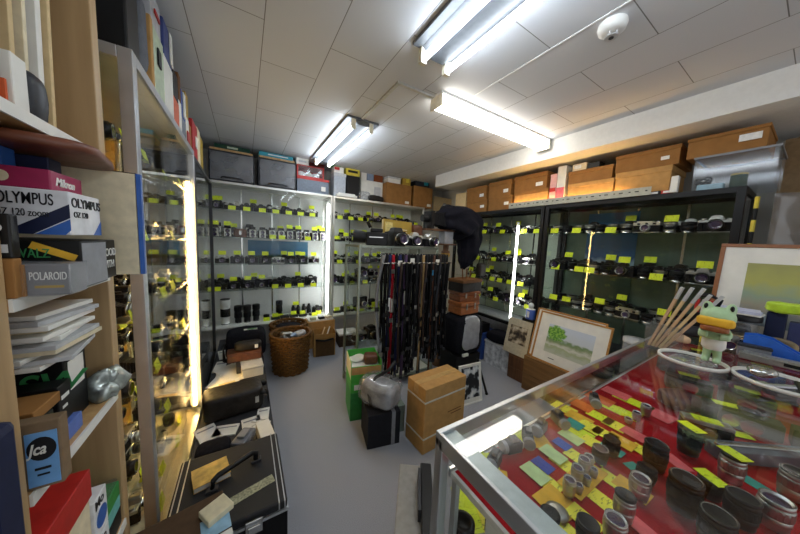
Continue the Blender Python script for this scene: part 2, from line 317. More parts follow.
t = thing('ceiling_lamp', 'boxy ceiling lamp with a warm white cover running to the beam', 'lamp', (1.07, 1.345, CZ))
MB().box(0, 1.24, 0, .115, -.014, 0).build('housing', WHITE, t)
_o = MB().prism([(.004, -.0145), (.111, -.0145), (.105, -.07), (.09, -.08), (.025, -.08), (.01, -.07)], .0125, 1.2275).build('diffuser', COVER, t)
for v in _o.data.vertices: v.co = (v.co.y, v.co.x, v.co.z)
_o.data.flip_normals(); _o.data.update()
for x in (0, 1.228): MB().box(x, x+.012, .002, .113, -.084, -.0145).build('end_cap', K('lamp end', '#e9e2cc', .5), t)
t = thing('smoke_detector', 'round white smoke detector on the ceiling boards', 'smoke detector', (1.345, .565, CZ))
MB().lathe([(.05, 0), (.052, -.012), (.047, -.03), (.03, -.036), (0, -.036)][::-1], 0, 24).build('base', WHITE, t)
mb = MB().cyl((0, 0, -.052), (0, 0, -.056), .024, m=0, seg=18)
for i in range(4): a = i*PI/2; mb.cyl((.018*math.cos(a), .018*math.sin(a), -.037), (.018*math.cos(a), .018*math.sin(a), -.052), .0035, m=0, seg=6)
mb.build('sensor_cage', LGREY, t); MB().cyl((0, 0, -.0565), (0, 0, -.059), .009, m=0).build('sensor', DKGREY, t)

# ------------------------------------------------------------------ showcases (front at local y=0, depth to +y)
CASES = {}
def showcase(key, label, loc, rz, W, D, z0, z1, shelves, fm, back, base=None, shelf_m=GLSH, post=.028, baseb=.0, strips=True):
    t = thing('showcase', label, 'showcase', loc, rz); p = post
    fr = MB()
    for x in (0, W-p):
        for y in (0, D-p): fr.box(x, x+p, y, y+p, z0, z1)
    for z in (z0, z1-p):
        fr.box(p, W-p, 0, p, z, z+p).box(p, W-p, D-p, D, z, z+p)
        for x in (0, W-p): fr.box(x, x+p, p, D-p, z, z+p)
    fr.build('frame', fm, t, bevel=.002)
    MB().box(p, W-p, p, D-p, z1-.012, z1-.001).build('top_panel', fm if back is not MIRRORB else WHITE, t)
    MB().box(p, W-p, p, D-p, z0+.002, z0+p-.0004).build('floor_panel', base or WHITE, t)
    MB().box(p, W-p, D-.014, D-.004, z0+p, z1-p).build('back_panel', back, t)
    for x in (.008, W-.013): MB().box(x, x+.005, p, D-p, z0+p, z1-p).build('side_pane', GL, t)
    MB().box(p, W*.53, .004, .009, z0+p, z1-p).build('sliding_door', GL, t)
    MB().box(W*.47, W-p, .014, .019, z0+p, z1-p).build('sliding_door', GL, t)
    for z in shelves: MB().box(p+.002, W-p-.002, .046, D-.024, z-.008, z).build('shelf', shelf_m, t)
    if strips:
        for x in (W*.25, W*.5, W*.75): MB().box(x-.008, x+.008, D-.018, D-.0145, z0+p, z1-p).build('shelf_strip', CHROME, t)
    if z0-baseb > .02: MB().box(.03, W-.03, .06+.1*(baseb == 0), D-.02, 0, z0-.001).build('plinth', base or WHITE, t)
    CASES[key] = (t, Matrix.Translation(Vector(loc)) @ Matrix.Rotation(rz, 4, 'Z'), rz, [*shelves, z0+p], W, D)
    return t
SH = [1.622, 1.32, 1.02, .72]
showcase('left', 'silver-framed glass showcase with a lit upright tube along the left wall', (-.285, 1.145, 0), PI/2, 1.11, .38, .06, 1.894, [1.63, 1.31, 1.03, .74, .43], STEEL, GOLDBACK, CREAM, post=.034)
showcase('dark', 'dark-framed glass showcase between the lit showcase and the back corner', (-.285, 2.275, 0), PI/2, 1.05, .38, .06, 1.87, [1.6, 1.3, 1.0, .7, .4], DKGREY, GOLDBACK, GREY, post=.026)
showcase('corner', 'white-lined glass showcase under the two smoky drawers, behind the basket', (-.37, 3.35, 0), 0, 1.345, .40, .28, 1.908, SH, MCHRTRIM, MIRRORB, WHITE, post=.026)
showcase('back', 'white-lined glass showcase at the back wall, behind the strap stand', (.985, 3.35, 0), 0, 1.47, .40, .28, 1.908, SH, MCHRTRIM, MIRRORB, WHITE, post=.026)
showcase('far', 'black-framed glass showcase on the right wall, behind the leaning pictures', (2.5, 2.70, 0), -PI/2, 1.25, .40, .48, 1.765, [1.5, 1.17, .93, .7], BLACK, K('grey green lining', '#a9b3a4', .6, var=.1, scale=5), LGREY, post=.034)
showcase('near', 'black-framed glass showcase on the right, nearest the glass counter', (2.5, 1.44, 0), -PI/2, 1.17, .40, .48, 1.765, [1.5, 1.155, .82], BLACK, DKBACK, DKGREY, post=.036)
CNAME = dict(left='lit left showcase', dark='dark left showcase', corner='showcase behind the basket', back='showcase behind the straps', far='far black showcase', near='black showcase by counter')

# lit tubes standing in the showcases
def case_tube(label, p, z0, z1, m, r=.0105, rz=0):
    t = thing('showcase_lamp', label, 'lamp', (p[0], p[1], z0), rz); L = z1-z0
    MB().cyl((0, 0, .04), (0, 0, L-.04), r, m=0, seg=12).build('tube', m, t)
    for a, b in ((0, .04), (L-.04, L)): MB().cyl((0, 0, a), (0, 0, b), r*1.08, m=0, seg=12).build('end_cap', WHITE, t)
    MB().box(-.009, .009, r+.002, r+.008, 0, L).build('lamp_bar', WHITE, t); return t
case_tube('warm lit tube standing behind the glass of the left showcase', (-.3165, 2.19), .0945, 1.72, WARMT)
case_tube('white lit tube upright in the corner by the aluminium post, left of it', (.928, 3.3815), .3065, 1.84, COOLT, .01, -PI/2)
case_tube('white lit tube upright in the far black showcase', (2.5315, 1.735), .5145, 1.62, COOLT, .008)

# ------------------------------------------------------------------ camera and lens prototypes (front faces -y, base centre at origin)
CM = [BLACK, LEATHERETTE, CHROME, LENSGL, SATIN, BRLEATHER, PURPLE, WHITE, DKGREY]
def rot_y(): return Matrix.Rotation(PI/2, 4, 'X')       # z axis -> -y
def lens_bm(x, z, y0, L, r, m=0, ring=2, gl=6):
    M = Matrix.Translation((x, y0, z)) @ rot_y()
    return MB().lathe([(r*1.02, 0), (r*1.02, L*.3), (r, L*.3), (r, L*.42), (r*1.06, L*.45), (r*1.06, L*.8), (r, L*.82), (r, L), (r*.86, L), (r*.8, L*.82), (r*.4, L*.85), (0, L*.87)], m, 16, M, [ring, ring, m, m, m, m, m, m, ring, gl, gl, gl][:11])
def p_slr(chrome):
    top = 4 if chrome else 0
    mb = MB().box(-.068, .068, -.02, .02, .004, .058, 1).box(-.07, .07, -.022, .022, .058, .074, top).box(-.07, .07, -.022, .022, 0, .006, top)
    mb.prism([(-.03, .074), (.03, .074), (.022, .094), (.01, .1), (-.01, .1), (-.022, .094)], -.026, .02, top)
    mb.cyl((-.05, 0, .074), (-.05, 0, .084), .012, m=top, seg=12).cyl((.05, 0, .074), (.05, 0, .082), .014, m=top, seg=12).cyl((.03, .0, .074), (.03, 0, .08), .008, m=2, seg=10)
    mb.box(-.069, -.05, -.03, -.02, .008, .056, 1)
    o = mb.build('camera', CM, bevel=.003); lens_bm(0, .042, -.022, .05, .031).build('lens', CM, o); return o
def p_tlr():
    mb = MB().box(-.038, .038, -.03, .045, 0, .1, 1).box(-.04, .04, -.036, .047, .098, .104, 2).box(-.034, .034, -.026, .036, .104, .135, 0, taper=.004)
    mb.box(-.036, .036, -.036, -.03, .004, .098, 4).cyl((.04, .01, .04), (.056, .01, .04), .013, m=2, seg=12)
    o = mb.build('twin_lens_camera', CM, bevel=.003)
    for z in (.03, .073): lens_bm(0, z, -.036, .022, .021, 0).build('lens', CM, o)
    return o
def p_rf():
    mb = MB().box(-.068, .068, -.017, .017, .005, .05, 1).box(-.07, .07, -.019, .019, .05, .07, 4).box(-.07, .07, -.019, .019, 0, .006, 4)
    mb.box(-.045, .03, -.017, .015, .07, .079, 4).cyl((-.053, 0, .07), (-.053, 0, .08), .011, m=2, seg=12).cyl((.05, 0, .07), (.05, 0, .078), .012, m=2, seg=12)
    for x in (-.04, .0, .04): mb.box(x-.008, x+.008, -.0205, -.019, .054, .066, 3)
    o = mb.build('rangefinder_camera', CM, bevel=.002); lens_bm(0, .032, -.019, .03, .024, 4).build('lens', CM, o); return o
def p_mf():
    mb = MB().box(-.045, .045, -.045, .05, 0, .1, 0).box(-.047, .047, .05, .09, .006, .096, 1).box(-.035, .035, -.03, .05, .1, .124, 0, taper=.008).cyl((.045, 0, .05), (.062, 0, .05), .016, m=2, seg=12)
    o = mb.build('medium_format_camera', CM, bevel=.003); lens_bm(0, .05, -.045, .06, .037).build('lens', CM, o); return o
def p_fold():
    mb = MB().box(-.07, .07, -.005, .03, 0, .095, 1).box(-.045, .045, -.09, -.005, 0, .006, 4).box(-.02, .02, .0, .025, .095, .112, 4)
    o = mb.build('folding_camera', CM, bevel=.002); b = MB()
    for i in range(7): s = .036-.003*i; b.box(-s, s, -.017-.01*i, -.006-.01*i, .012+.002*i, .012+.002*i+s*1.9, 0)
    b.build('bellows', CM, o); lens_bm(0, .047, -.078, .02, .024, 4).build('lens', CM, o); return o
def p_lens(r=.033, h=.06, m=0, white=False):
    a = 7 if white else m
    o = MB().lathe([(r*.9, 0), (r*.9, .008), (r*.85, .009), (r*.85, h*.3), (r, h*.32), (r, h*.62), (r*.93, h*.64), (r*.93, h*.72), (r*1.05, h*.74), (r*1.05, h)], a, 18, None, [2, 2, a, a, 1, 0, a, a, a]).build('camera_lens', CM)
    MB().lathe([(r, h), (r, h+.006), (r*.8, h+.008), (0, h+.008)], 0, 18).build('lens_cap', CM, o); return o
def p_case():
    o = MB().lump(.13, .09, .1, .35, .004, 12, 5).build('camera_case', CM); MB().box(-.012, .012, -.047, -.043, .03, .075, 2).build('buckle', CM, o); return o
def p_bino():
    mb = MB()
    for x in (-.034, .034): mb.lathe([(.03, 0), (.031, .03), (.024, .06), (.026, .1), (.017, .105), (.017, .13)], 0, 14, Matrix.Translation((x, 0, 0)))
    o = mb.box(-.02, .02, -.012, .012, .05, .09, 8).build('binoculars', CM); return o
def p_box():
    return MB().box(-.05, .05, -.035, .035, 0, .028, 0).box(-.04, .04, -.036, -.035, .006, .022, 8).build('filter_box', CM, bevel=.002)
def p_tag(w=.064, h=.042, m=NEON, name='price_card'):
    M = Matrix.Rotation(R(-14), 4, 'X')
    return MB().box(-w/2, w/2, -.0006, .0006, 0, h, 0, M).box(-w/2, w/2, .0, .012, 0, .0012).build(name, m)
PROTO = {}
DESC = dict(o=('short silver lens', 'lens'), s=('black reflex camera', 'camera'), c=('silver-topped reflex camera', 'camera'), t=('black twin-lens camera', 'camera'), r=('silver rangefinder camera', 'camera'), m=('boxy black camera', 'camera'), f=('black folding camera', 'camera'),
            l=('short black lens', 'lens'), k=('tall black lens', 'lens'), w=('tall white lens', 'lens'), b=('brown leather camera case', 'camera case'), v=('black binoculars', 'binoculars'), x=('flat black box', 'box'))
MAKE = dict(o=lambda: p_lens(.034, .064, 4), s=lambda: p_slr(0), c=lambda: p_slr(1), t=p_tlr, r=p_rf, m=p_mf, f=p_fold, l=lambda: p_lens(.034, .06), k=lambda: p_lens(.04, .2), w=lambda: p_lens(.05, .3, 7, True), b=p_case, v=p_bino, x=p_box, T=p_tag)
TOPZ = dict(o=.072, s=.1, c=.1, t=.135, r=.079, m=.124, f=.112, l=.068, k=.208, w=.308, b=.1, v=.13, x=.028)
FRONTY = dict(o=.04, s=.08, c=.08, t=.06, r=.06, m=.11, f=.105, l=.04, k=.047, w=.06, b=.055, v=.04, x=.042)
WID = dict(o=.073, s=.134, c=.134, t=.094, r=.134, m=.115, f=.142, l=.072, k=.086, w=.11, b=.136, v=.13, x=.102)
BACKY = dict(o=.038, s=.026, c=.026, t=.052, r=.024, m=.095, f=.035, l=.038, k=.045, w=.056, b=.055, v=.034, x=.04)
TAGY = dict(t=.0, s=-.012)
def inst(code):
    if code not in PROTO: PROTO[code] = MAKE[code](); return PROTO[code]
    return copy_tree(PROTO[code])
def row(key, si, items, y=.16, sc=1.12, rowname='', plane=None, tagsc=1.12, step=None):
    """items: string of 'code+tag' cells spread evenly, or list of (local x, cell).  tag: . none  y in front  Y on top"""
    t, M, rz, zs, W, D = CASES[key]; z = zs[si]+.0004; sname = ORD[si] if si < len(zs)-1 else 'bottom'
    ni = nt = 0
    items = [i for i in items]; keep = []
    if key in ('corner', 'back', 'far', 'near', 'left'): items = [(x, c.replace('m', 's')) for x, c in items]
    for x, cell in items:                        # keep neighbours clear of each other and of the side panes
        w = WID[cell[0]]*sc*.5+.002; x = min(max(x, .034+w), W-.034-w)
        if keep: x = max(x, keep[-1][0]+keep[-1][2]+w)
        if x+w < W-.03: keep.append((x, cell, w))
    for x, cell, w in keep:
        c, tg = cell[0], cell[1]
        yy = min(y+random.uniform(-.012, .012), D-.022-BACKY[c]*sc)
        o = inst(c); s = sc*random.uniform(.93, .97)
        o.location = M @ Vector((x, yy, z)); o.rotation_euler = (0, 0, rz+R(random.uniform(-5, 5))); o.scale = (s, s, s)
        d, cat = DESC[c]; tag(o, f'{d}, {ORD[ni]} from left on {sname} {rowname}shelf of {CNAME[key]}', cat, f'goods on the {sname} {rowname}shelf of the {CNAME[key]}'); ni += 1
        if tg in 'yY':
            g = inst('T'); yt = max(yy-FRONTY.get(c, .05)*s-.024, .047) if tg == 'y' else yy+TAGY.get(c, 0)*s
            if tg == 'y' and yy-FRONTY.get(c, .05)*s-.004 < .047+.014: yt = .047
            g.location = M @ Vector((x+(random.uniform(-.01, .012) if tg == 'y' else 0), yt, z if tg == 'y' else z+TOPZ[c]*s+.0006)); g.scale = (tagsc,)*3; g.rotation_euler = (0, 0, rz+R(random.uniform(-4, 4)))
            tag(g, f'yellow price card, {ORD[nt]} from left along {sname} {rowname}shelf of {CNAME[key]}', 'price card', f'price cards on the {sname} {rowname}shelf of the {CNAME[key]}'); nt += 1
ROWSC = dict(corner=1.04, back=1.04, far=.95, near=1.12)
def pxrow(key, si, cells, y=.16, **k):
    k.setdefault('sc', ROWSC.get(key, 1.)); k.setdefault('tagsc', dict(corner=1.1, back=1.15, far=1.1, near=1.05).get(key, 1.))
    """cells: 'px:cell px:cell ...' along the shelf as photographed"""
    t, M, rz, zs, W, D = CASES[key]; Mi = M.inverted(); out = []
    for c in cells.split():
        px, cell = c.split(':'); px = float(px)
        if abs(rz) < .1: p = at(px, 250, y=t.location.y+y)
        else: p = at(px, 250, x=t.location.x + (y if rz < 0 else -y))
        x = (Mi @ p).x
        if .06 < x < W-.06: out.append((x, cell))
    row(key, si, sorted(out), y, **k)
def even(n, W, cells, a=.09, b=.09):
    cells = cells.split(); return [(a+(W-a-b)*i/(len(cells)-1), c) for i, c in enumerate(cells)]
# ------------------------------------------------------------------ stock in the showcases
pxrow('corner', 0, '201:sy 216:sY 230:cy 242:sy 253:sy 262:cy 274:sy 284:sy 294:cy 305:sy 316:rY 321:cy', .17)
pxrow('corner', 1, '201:tY 215:tY 228:tY 238:b. 248:t. 256:t. 264:ty 273:ty 282:tY 290:tY 298:ty 304:tY 311:tY 318:tY 324:ty', .17)
pxrow('corner', 2, '200:sY 210:cY 222:cY 233:sY 241:sY 251:sY 260:r. 270:sY 281:sY 288:cY 297:cY 306:rY 318:ry', .15)
pxrow('corner', 2, '284:mY 298:sY', .28, rowname='rear ')
pxrow('corner', 3, '203:sY 213:sy 224:mY 234:sY 245:fY 256:sy 266:sy 280:sy 287:fy 298:mY 311:cy 321:rY', .17)
pxrow('corner', 4, '209:w. 224:w. 237:k. 246:k. 255:k. 266:ly 275:xY 284:x. 293:xY 303:xY 314:xy 322:x.', .17)
pxrow('corner', 4, '279:ky 296:vY 304:v. 318:my', .29, rowname='rear ')
pxrow('back', 0, '338:ry 346:sy 354:ry 361:sy 369:cY 378:sy 388:cY 399:sY 412:ry 424:sy 440:sY', .17)
pxrow('back', 1, '337:xY 344:rY 350:xY 356:rY 362:xY 371:rY 381:x. 392:rY 405:ry 420:rY', .13)
pxrow('back', 1, '341:tY 353:tY 364:tY 376:t. 390:ty 410:ty', .28, rowname='rear ')
pxrow('back', 2, '338:cy 345:cY 353:sy 362:sY 372:cY 382:c. 396:sY 415:cy', .17)
pxrow('back', 3, '345:sY 354:mY 362:sy 371:kY 380:kY 392:k. 410:mY', .2)
pxrow('back', 4, '338:xY 345:mY 354:xY 362:ly 371:xY 380:ly 392:lY 410:my', .17)
pxrow('far', 0, '472:sy 480:ry 488:sy 494:sY 501:sy 508:r. 514:cy 522:sy 530:sy 537:s.', .15)
pxrow('far', 1, '474:sY 482:ry 490:s. 497:sy 504:cY 511:sY 519:r. 527:cy 534:sy', .15)
pxrow('far', 2, '472:rY 481:sy 489:sY 496:ry 503:sy 510:sy 517:sy 525:sy 532:ry', .15)
pxrow('far', 3, '478:s. 486:cy 494:sY 502:fy 510:s. 518:cY 527:sy', .15)
row('near', 0, even(13, 1.17, 'oy l. oy o. l. oy o. r. oY l. c. o. r.', .07, .08), .12, 1.15, tagsc=1.15)
row('near', 1, even(13, 1.17, 'sy l. ly oy l. sY l. oy l. cY o. sY r.', .07, .08), .12, 1.15, tagsc=1.15)
row('near', 1, even(9, 1.17, 'sY m. sY l. mY s. c. l. sY', .09, .09), .29, 1.25, rowname='rear ', tagsc=1.15)
row('near', 2, even(13, 1.17, 'xY xY o. o. lY o. r. l. oY o. l. c. o.', .07, .08), .12, 1.1, tagsc=1.15)
for i, cells in enumerate(['cy sy c. ry sy', 'sy cy s. cy r.', 'fy s. cy sy c.', 'sy fy c. sy ry', 'cy r. sy cy f.', 'ry cy ly ry ly']): row('left', i, even(0, 1.03, cells, .1, .08), .15, .95)
for i, cells in enumerate(['s. m. sY c. s.', 'mY s. c. s. mY', 's. c. mY s. f.', 'c. sY s. mY s.', 's. m. c. sY f.', 's. c. s. m. s.']): row('left', i, even(0, 1.03, cells, .1, .08), .285, .95, rowname='rear ')
for i, cells in enumerate(['sy s. m.', 'cy s. sy', 's. my k.', 'k. sy k.', 's. m. sy', 'm. s. c.']): row('dark', i, even(0, 1.0, cells, .12, .12), .17)
REAR = dict(corner=[['sY c. sY s. mY r. sY s. cY'], ['t. sY t. m. sY t. s. tY'], [], ['sY s. mY c. s. sY m. r.']], back=[['s. cY s. mY s. r. sY s. c.'], [], ['sY s. cY s. mY s. c. s.'], ['s. mY s. sY c. s. s.']],
            far=[['s. sY c. s. mY r. s. sY'], ['m. s. cY s. sY s. c.'], ['s. c. sY s. m. s. r.'], ['s. mY s. c. sY s.']], near=[['o. l. m. o. sY o. l. c. o. l. sY o. o. l.'], [], ['l. o. s. o. mY l. o. s. l. o. m.']])
for key, lst in REAR.items():
    for si, c in enumerate(lst):
        if c: row(key, si, even(len(c[0].split()), CASES[key][4], c[0]), .305, sc=1.25 if key in ('corner', 'back') else 1.2, rowname='rear ', tagsc=1.1)
def poster(label, m, key, x0, x1, z0, z1):
    t, M, rz, zs, W, D = CASES[key]
    o = MB().box(x0, x1, -.001, .001, 0, z1-z0).build('poster', m); o.matrix_world = M @ Matrix.Translation((0, D-.0205, z0)); tag(o, label, 'poster')
poster('blue and green scenic poster on the lining of the showcase behind the basket', picmat('lake poster', 'lake'), 'corner', .40, 1.12, .98, 1.29)
poster('deep blue poster on the lining of the black showcase by the counter', picmat('deep poster', 'deep'), 'near', .22, .6, .86, 1.70)
# ------------------------------------------------------------------ on top of the back showcases
BT = 1.9085
def smoky_drawer(label, px0, px1, pyt):
    y = 3.37; a = at(px0, pyt, y=y); b = at(px1, pyt, y=y); zt = at((px0+px1)/2, pyt, y=y).z; w = b.x-a.x; h = zt-BT
    t = thing('storage_unit', label, 'storage drawer', ((a.x+b.x)/2, y, BT))
    f = MB().box(-w/2, w/2, 0, .36, h-.014, h).box(-w/2, w/2, 0, .36, 0, .012)
    for x in (-w/2, w/2-.012): f.box(x, x+.012, 0, .36, .012, h-.014)
    f.box(-w/2+.012, w/2-.012, .35, .36, .012, h-.014).build('housing', DKGREY, t, bevel=.003)
    MB().box(-w/2+.014, w/2-.014, -.012, -.004, .016, h-.018).build('drawer_front', FROST, t, bevel=.004)
    MB().box(-w/2+.02, w/2-.02, .0, .3, .02, h*.3, 0).box(-w/2+.03, w*.05, .02, .28, h*.3, h*.62, 1).box(w*.12, w/2-.04, .04, .28, h*.3, h*.5, 2).build('drawer_contents', [GREY, DKGREY, LGREY], t)
    MB().tube([(-.1, -.014, .03), (-.085, -.026, .042), (.085, -.026, .042), (.1, -.014, .03)], .008, 0).build('handle', K('drawer handle', '#2b2c30', .4), t); return t, a.x, b.x, zt
d1 = smoky_drawer('smoky plastic drawer unit, leftmost on the back showcases', 208, 254, 152)
d2 = smoky_drawer('smoky plastic drawer unit beneath the teal flat box', 258, 296, 160)
for (t, x0, x1, zt), lb in ((d1, 'dark green flat box'), (d2, 'teal flat box')):
    tag(MB().box(x0+.01, x1-.01, 3.375, 3.70, zt+.0005, zt+.022).build('wooden_board', WOODL, bevel=.002), f'thin tan board lying on a smoky drawer, under the {lb}', 'board')
o = ybox('flat_box', 'dark green flat box near the ceiling, above the leftmost smoky drawer', 'box', 214, 250, 146, 3.39, d1[3]+.023, .28, DKGREEN, sticker=(0, .5, .3, .4, PALEGREEN))
o = ybox('flat_box', 'teal flat box with pale lettering strip, on the second smoky drawer', 'box', 259, 293, 154, 3.39, d2[3]+.023, .28, TEAL, sticker=(.05, .55, .6, .25, PAPER))
o = ybox('grey_case', 'blue-grey box with a red lid, left of the aluminium post', 'box', 297, 329, 178, 3.37, BT, .3, K('blue grey', '#6c7684', .5), lid=RED, lidh=.16, sticker=(.32, .35, .14, .3, PAPER))
zt = o.location.z+max(v[2] for ch in o.children for v in ch.bound_box)
x0, x1 = at(297, 170, y=3.38).x, at(324, 170, y=3.38).x
t = thing('window_box', 'red-edged box with a clear window showing white parts', 'box', ((x0+x1)/2, 3.38, zt+.0005)); w = x1-x0; h = max(at(310, 166, y=3.38).z-zt, .08)
MB().box(-w/2, w/2, 0, .25, 0, .012).box(-w/2, w/2, 0, .25, h-.012, h).box(-w/2, -w/2+.014, 0, .25, .012, h-.012).box(w/2-.014, w/2, 0, .25, .012, h-.012).box(-w/2+.014, w/2-.014, .24, .25, .012, h-.012).build('sleeve', RED, t)
MB().box(-w/2+.014, w/2-.014, .004, .006, .0125, h-.0125).build('window', PLASTIC, t)
m_ = MB()
for i in range(3): m_.lump(.09, .09, .07, .7, .008, 20, seed=i, seg=14, ring=8, M=Matrix.Translation((-w*.28+i*w*.27, .12, .0125)))
m_.build('white_parts', PAPER, t)
ybox('small_carton', 'small white box on top of the red-edged window box', 'box', 296, 309, 158, 3.40, zt+h+.001, .12, PAPER, sticker=(0, .5, .6, .25, LGREY))
ybox('carton', 'dark red box at the ceiling behind the bare lamp ends', 'box', 310, 325, 157, 3.50, zt+h+.001, .12, K('maroon box', '#5a2420', .6))
BB = [  # boxes right of the post: name,label,px0,px1,top,y,material,extras
 ('carton', 'clear grey box, first right of the aluminium post', 334, 346, 173, 3.40, K('clear grey box', '#aab0b8', .3), dict(lid=LGREY, lidh=.14)),
 ('carton', 'black box under the two yellow film boxes', 347, 360, 176, 3.45, BLACK, {}),
 ('carton', 'white box with a grey end, behind the crumpled plastic bag', 361, 383, 181, 3.50, PAPER, dict(sticker=(.25, .5, .3, .5, LGREY))),
]
tops = {}
for nm, lb, p0, p1, tp, y, m, kw in BB:
    o = ybox(nm, lb, 'box', p0, p1, tp, y, BT, .16, m, **kw); tops[lb[:5]] = o.location.z+max([v[2] for v in o.bound_box]+[v[2] for c in o.children for v in c.bound_box])
z = tops['clear']+.0005
o = ybox('carton', 'white and red box on the clear grey box by the post', 'box', 334, 344, 167, 3.42, z, .12, PAPER, sticker=(-.2, .7, .5, .45, RED))
ybox('carton', 'tiny green box lying on the white and red box', 'box', 333, 341, 164, 3.43, o.location.z+max(v[2] for v in o.bound_box)+.0005, .09, GREEN)
z = tops['black']+.0005
for i, lb in enumerate(('yellow film box under its twin, above the black box', 'yellow film box uppermost of the pair near the ceiling')):
    o = ybox('film_box', lb, 'box', 346, 360-i, 168-6*i, 3.44, z, .13, YELLOWBOX, sticker=(0, .5, .7, .3, BLACK), group='yellow film boxes'); z = o.location.z+max(v[2] for v in o.bound_box)+.0005
z = tops['white']+.0005
for lb, p0, p1, tp, m in (('white carton standing behind the crumpled bag', 361, 367, 170, PAPER), ('blue grey carton standing beside the white carton', 367.5, 374, 171, K('steel blue carton', '#7f8ea6', .5)), ('red brown carton standing right of the blue grey one', 374.5, 383, 173, K('red brown carton', '#7d4527', .6))):
    ybox('carton', lb, 'box', p0, p1, tp, 3.51, z, .12, m)
tag(MB().lump(.17, .10, .12, .7, .025, 14, seed=3).build('plastic_bag', BAGPL, None, (at(355, 185, y=3.42).x+.12, 3.405, BT)), 'crumpled clear plastic bag lying on the back showcase', 'plastic bag')
tag(MB().box(-.14, .14, -.035, .035, 0, .03).box(-.12, .12, -.03, .03, .03, .05, taper=.01).build('tray', PAPER, None, (at(345, 192, y=3.36).x+.02, 3.36, BT), bevel=.004), 'low white plastic tray at the front edge of the back showcase', 'tray')
tag(MB().lump(.23, .10, .08, .6, .02, 10, seed=5).build('leather_bag', DKLEATHER, None, (at(376, 194, y=3.41).x, 3.405, BT)), 'floppy dark leather bag left of the brown cartons', 'bag')
x = at(399, 190, y=3.38).x
c1 = ybox('carton', 'brown carton, left of the two on the back showcase', 'box', 387, 412, 184, 3.37, BT, .3, CARDBR, sticker=(.32, .14, .16, .12, PAPER))
c2 = ybox('carton', 'brown carton, right of the two on the back showcase', 'box', 414, 433, 187, 3.37, BT, .3, CARDBR, sticker=(.32, .14, .2, .12, PAPER))
z1, z2 = [o.location.z+max(v[2] for v in o.bound_box)+.0005 for o in (c1, c2)]
ybox('carton', 'white lidded box on the left brown carton', 'box', 388, 401, 177, 3.39, z1, .16, PAPER, lid=LGREY)
ybox('carton', 'mustard yellow box on the left brown carton', 'box', 403, 411, 176, 3.39, z1, .14, MUSTARD, sticker=(.1, .5, .4, .4, YELLOWBOX))
ybox('carton', 'black box with a cream top half on the right brown carton', 'box', 416, 430, 173, 3.40, z2, .16, K('blue black box', '#20252e', .5), lid=CREAM, lidh=.45, sticker=(.25, .3, .3, .3, TEAL))
b0, b1 = at(434.5, 195, y=3.5), at(454, 195, y=3.5)
t = thing('emblem_board', 'cream board with a round grey emblem in the back right corner', 'board', ((b0.x+b1.x)/2+.05, 3.5, BT)); w = b1.x-b0.x+.1
MB().box(-w/2, w/2, 0, .02, 0, .235).build('board', CARDLT, t); MB().lathe([(.055, 0), (.055, .0015), (.045, .0015), (.045, .0012), (0, .0012)], 0, 24, Matrix.Translation((-.03, 0, .09)) @ rot_y(), mats=[0, 0, 0, 1]).build('emblem', [GREY, LGREY], t)
# ------------------------------------------------------------------ on top of the right showcases
RT_ = 1.7655
ra, rb = at(508, 205, x=2.47), at(651, 186, x=2.47)
t = thing('slotted_angle', 'long grey slotted steel angle along the front edge of the black showcases', 'steel angle', (2.485, rb.y, RT_)); L = ra.y-rb.y
_mb = MB().box(0, .0035, 0, L, 0, .058).box(.0035, .05, 0, L, 0, .0035)
h_ = _mb
for i in range(24): h_.box(-.0008, .001, .02+i*L/24.5, .032+i*L/24.5+(.012 if i % 2 else 0), .028, .036, 1)
h_.build('angle', [K('grey steel paint', '#a5a496', .45, .3), BLACK], t)
XB = 2.545
def rbox(lb, p0, p1, tp, z, m, **k): return xbox('carton', lb, 'box', p0, p1, tp, k.pop('x', XB), z, k.pop('d', .33), m, **k)
def topz(o): return o.location.z+max([v[2] for v in o.bound_box]+[v[2] for c in o.children for v in c.bound_box])+.0006
st = K('white sticker', '#e8e8e6', .5)
o = rbox('plain tan carton end, leftmost on the black showcases', 456, 466, 193, RT_, CARDLT)
TWO = [('second pair', 467, 487, 200, 187), ('third pair', 489, 512, 196, 181), ('fourth pair', 515, 548, 190, 174)]
for nm, p0, p1, m1, m2 in TWO:
    lo = rbox(f'lower brown carton of the {nm} from the left, above the black showcases', p0, p1, m1, RT_, CARDBR if p0 < 500 else CARD, lid=CARDBR, lidh=.2, sticker=(-.3, .45, .18, .2, st) if p0 < 500 else None, group='brown cartons on the black showcases')
    rbox(f'upper brown carton of the {nm} from the left, above the black showcases', p0+.5, p1-.5, m2, topz(lo), CARDBR, lid=CARDBR, lidh=.25, sticker=(-.3, .3, .2, .22, st), group='brown cartons on the black showcases')
o = rbox('striped pink and white packet, left of the taller white packet', 551, 557.5, 174, RT_, K('pink packet', '#d9a6a4', .5), d=.12, sticker=(0, .5, .9, .12, RED))
o = rbox('tall white packet with a red disc and pink base', 558.5, 567, 166, RT_, PAPER, d=.12, sticker=(0, .25, .95, .4, K('pink base', '#cf5f70', .5)))
lo = rbox('lower brown tray carton right of the white packet', 569, 614, 181, RT_, CARD, lid=CARD, lidh=.2)
o = rbox('upper brown carton right of the white packet', 569.5, 613, 168, topz(lo), CARDBR, lid=CARDBR, lidh=.25)
rbox('small pale box tucked under the beam on the carton right of the packet', 573, 587, 163.5, topz(o), CREAM, d=.1, sticker=(.1, .5, .5, .5, st)); rbox('small black box tucked under the beam beside the pale one', 588, 600, 162, topz(o), BLACK, d=.1)
lo = rbox('lower brown tray carton under the wide lidded carton', 617, 672, 169, RT_, CARD, lid=CARD, lidh=.2)
o = rbox('wide lidded brown carton left of the clear plastic bin', 617.5, 681, 150, topz(lo), CARDBR, lid=CARDBR, lidh=.2, sticker=(-.3, .4, .12, .18, st))
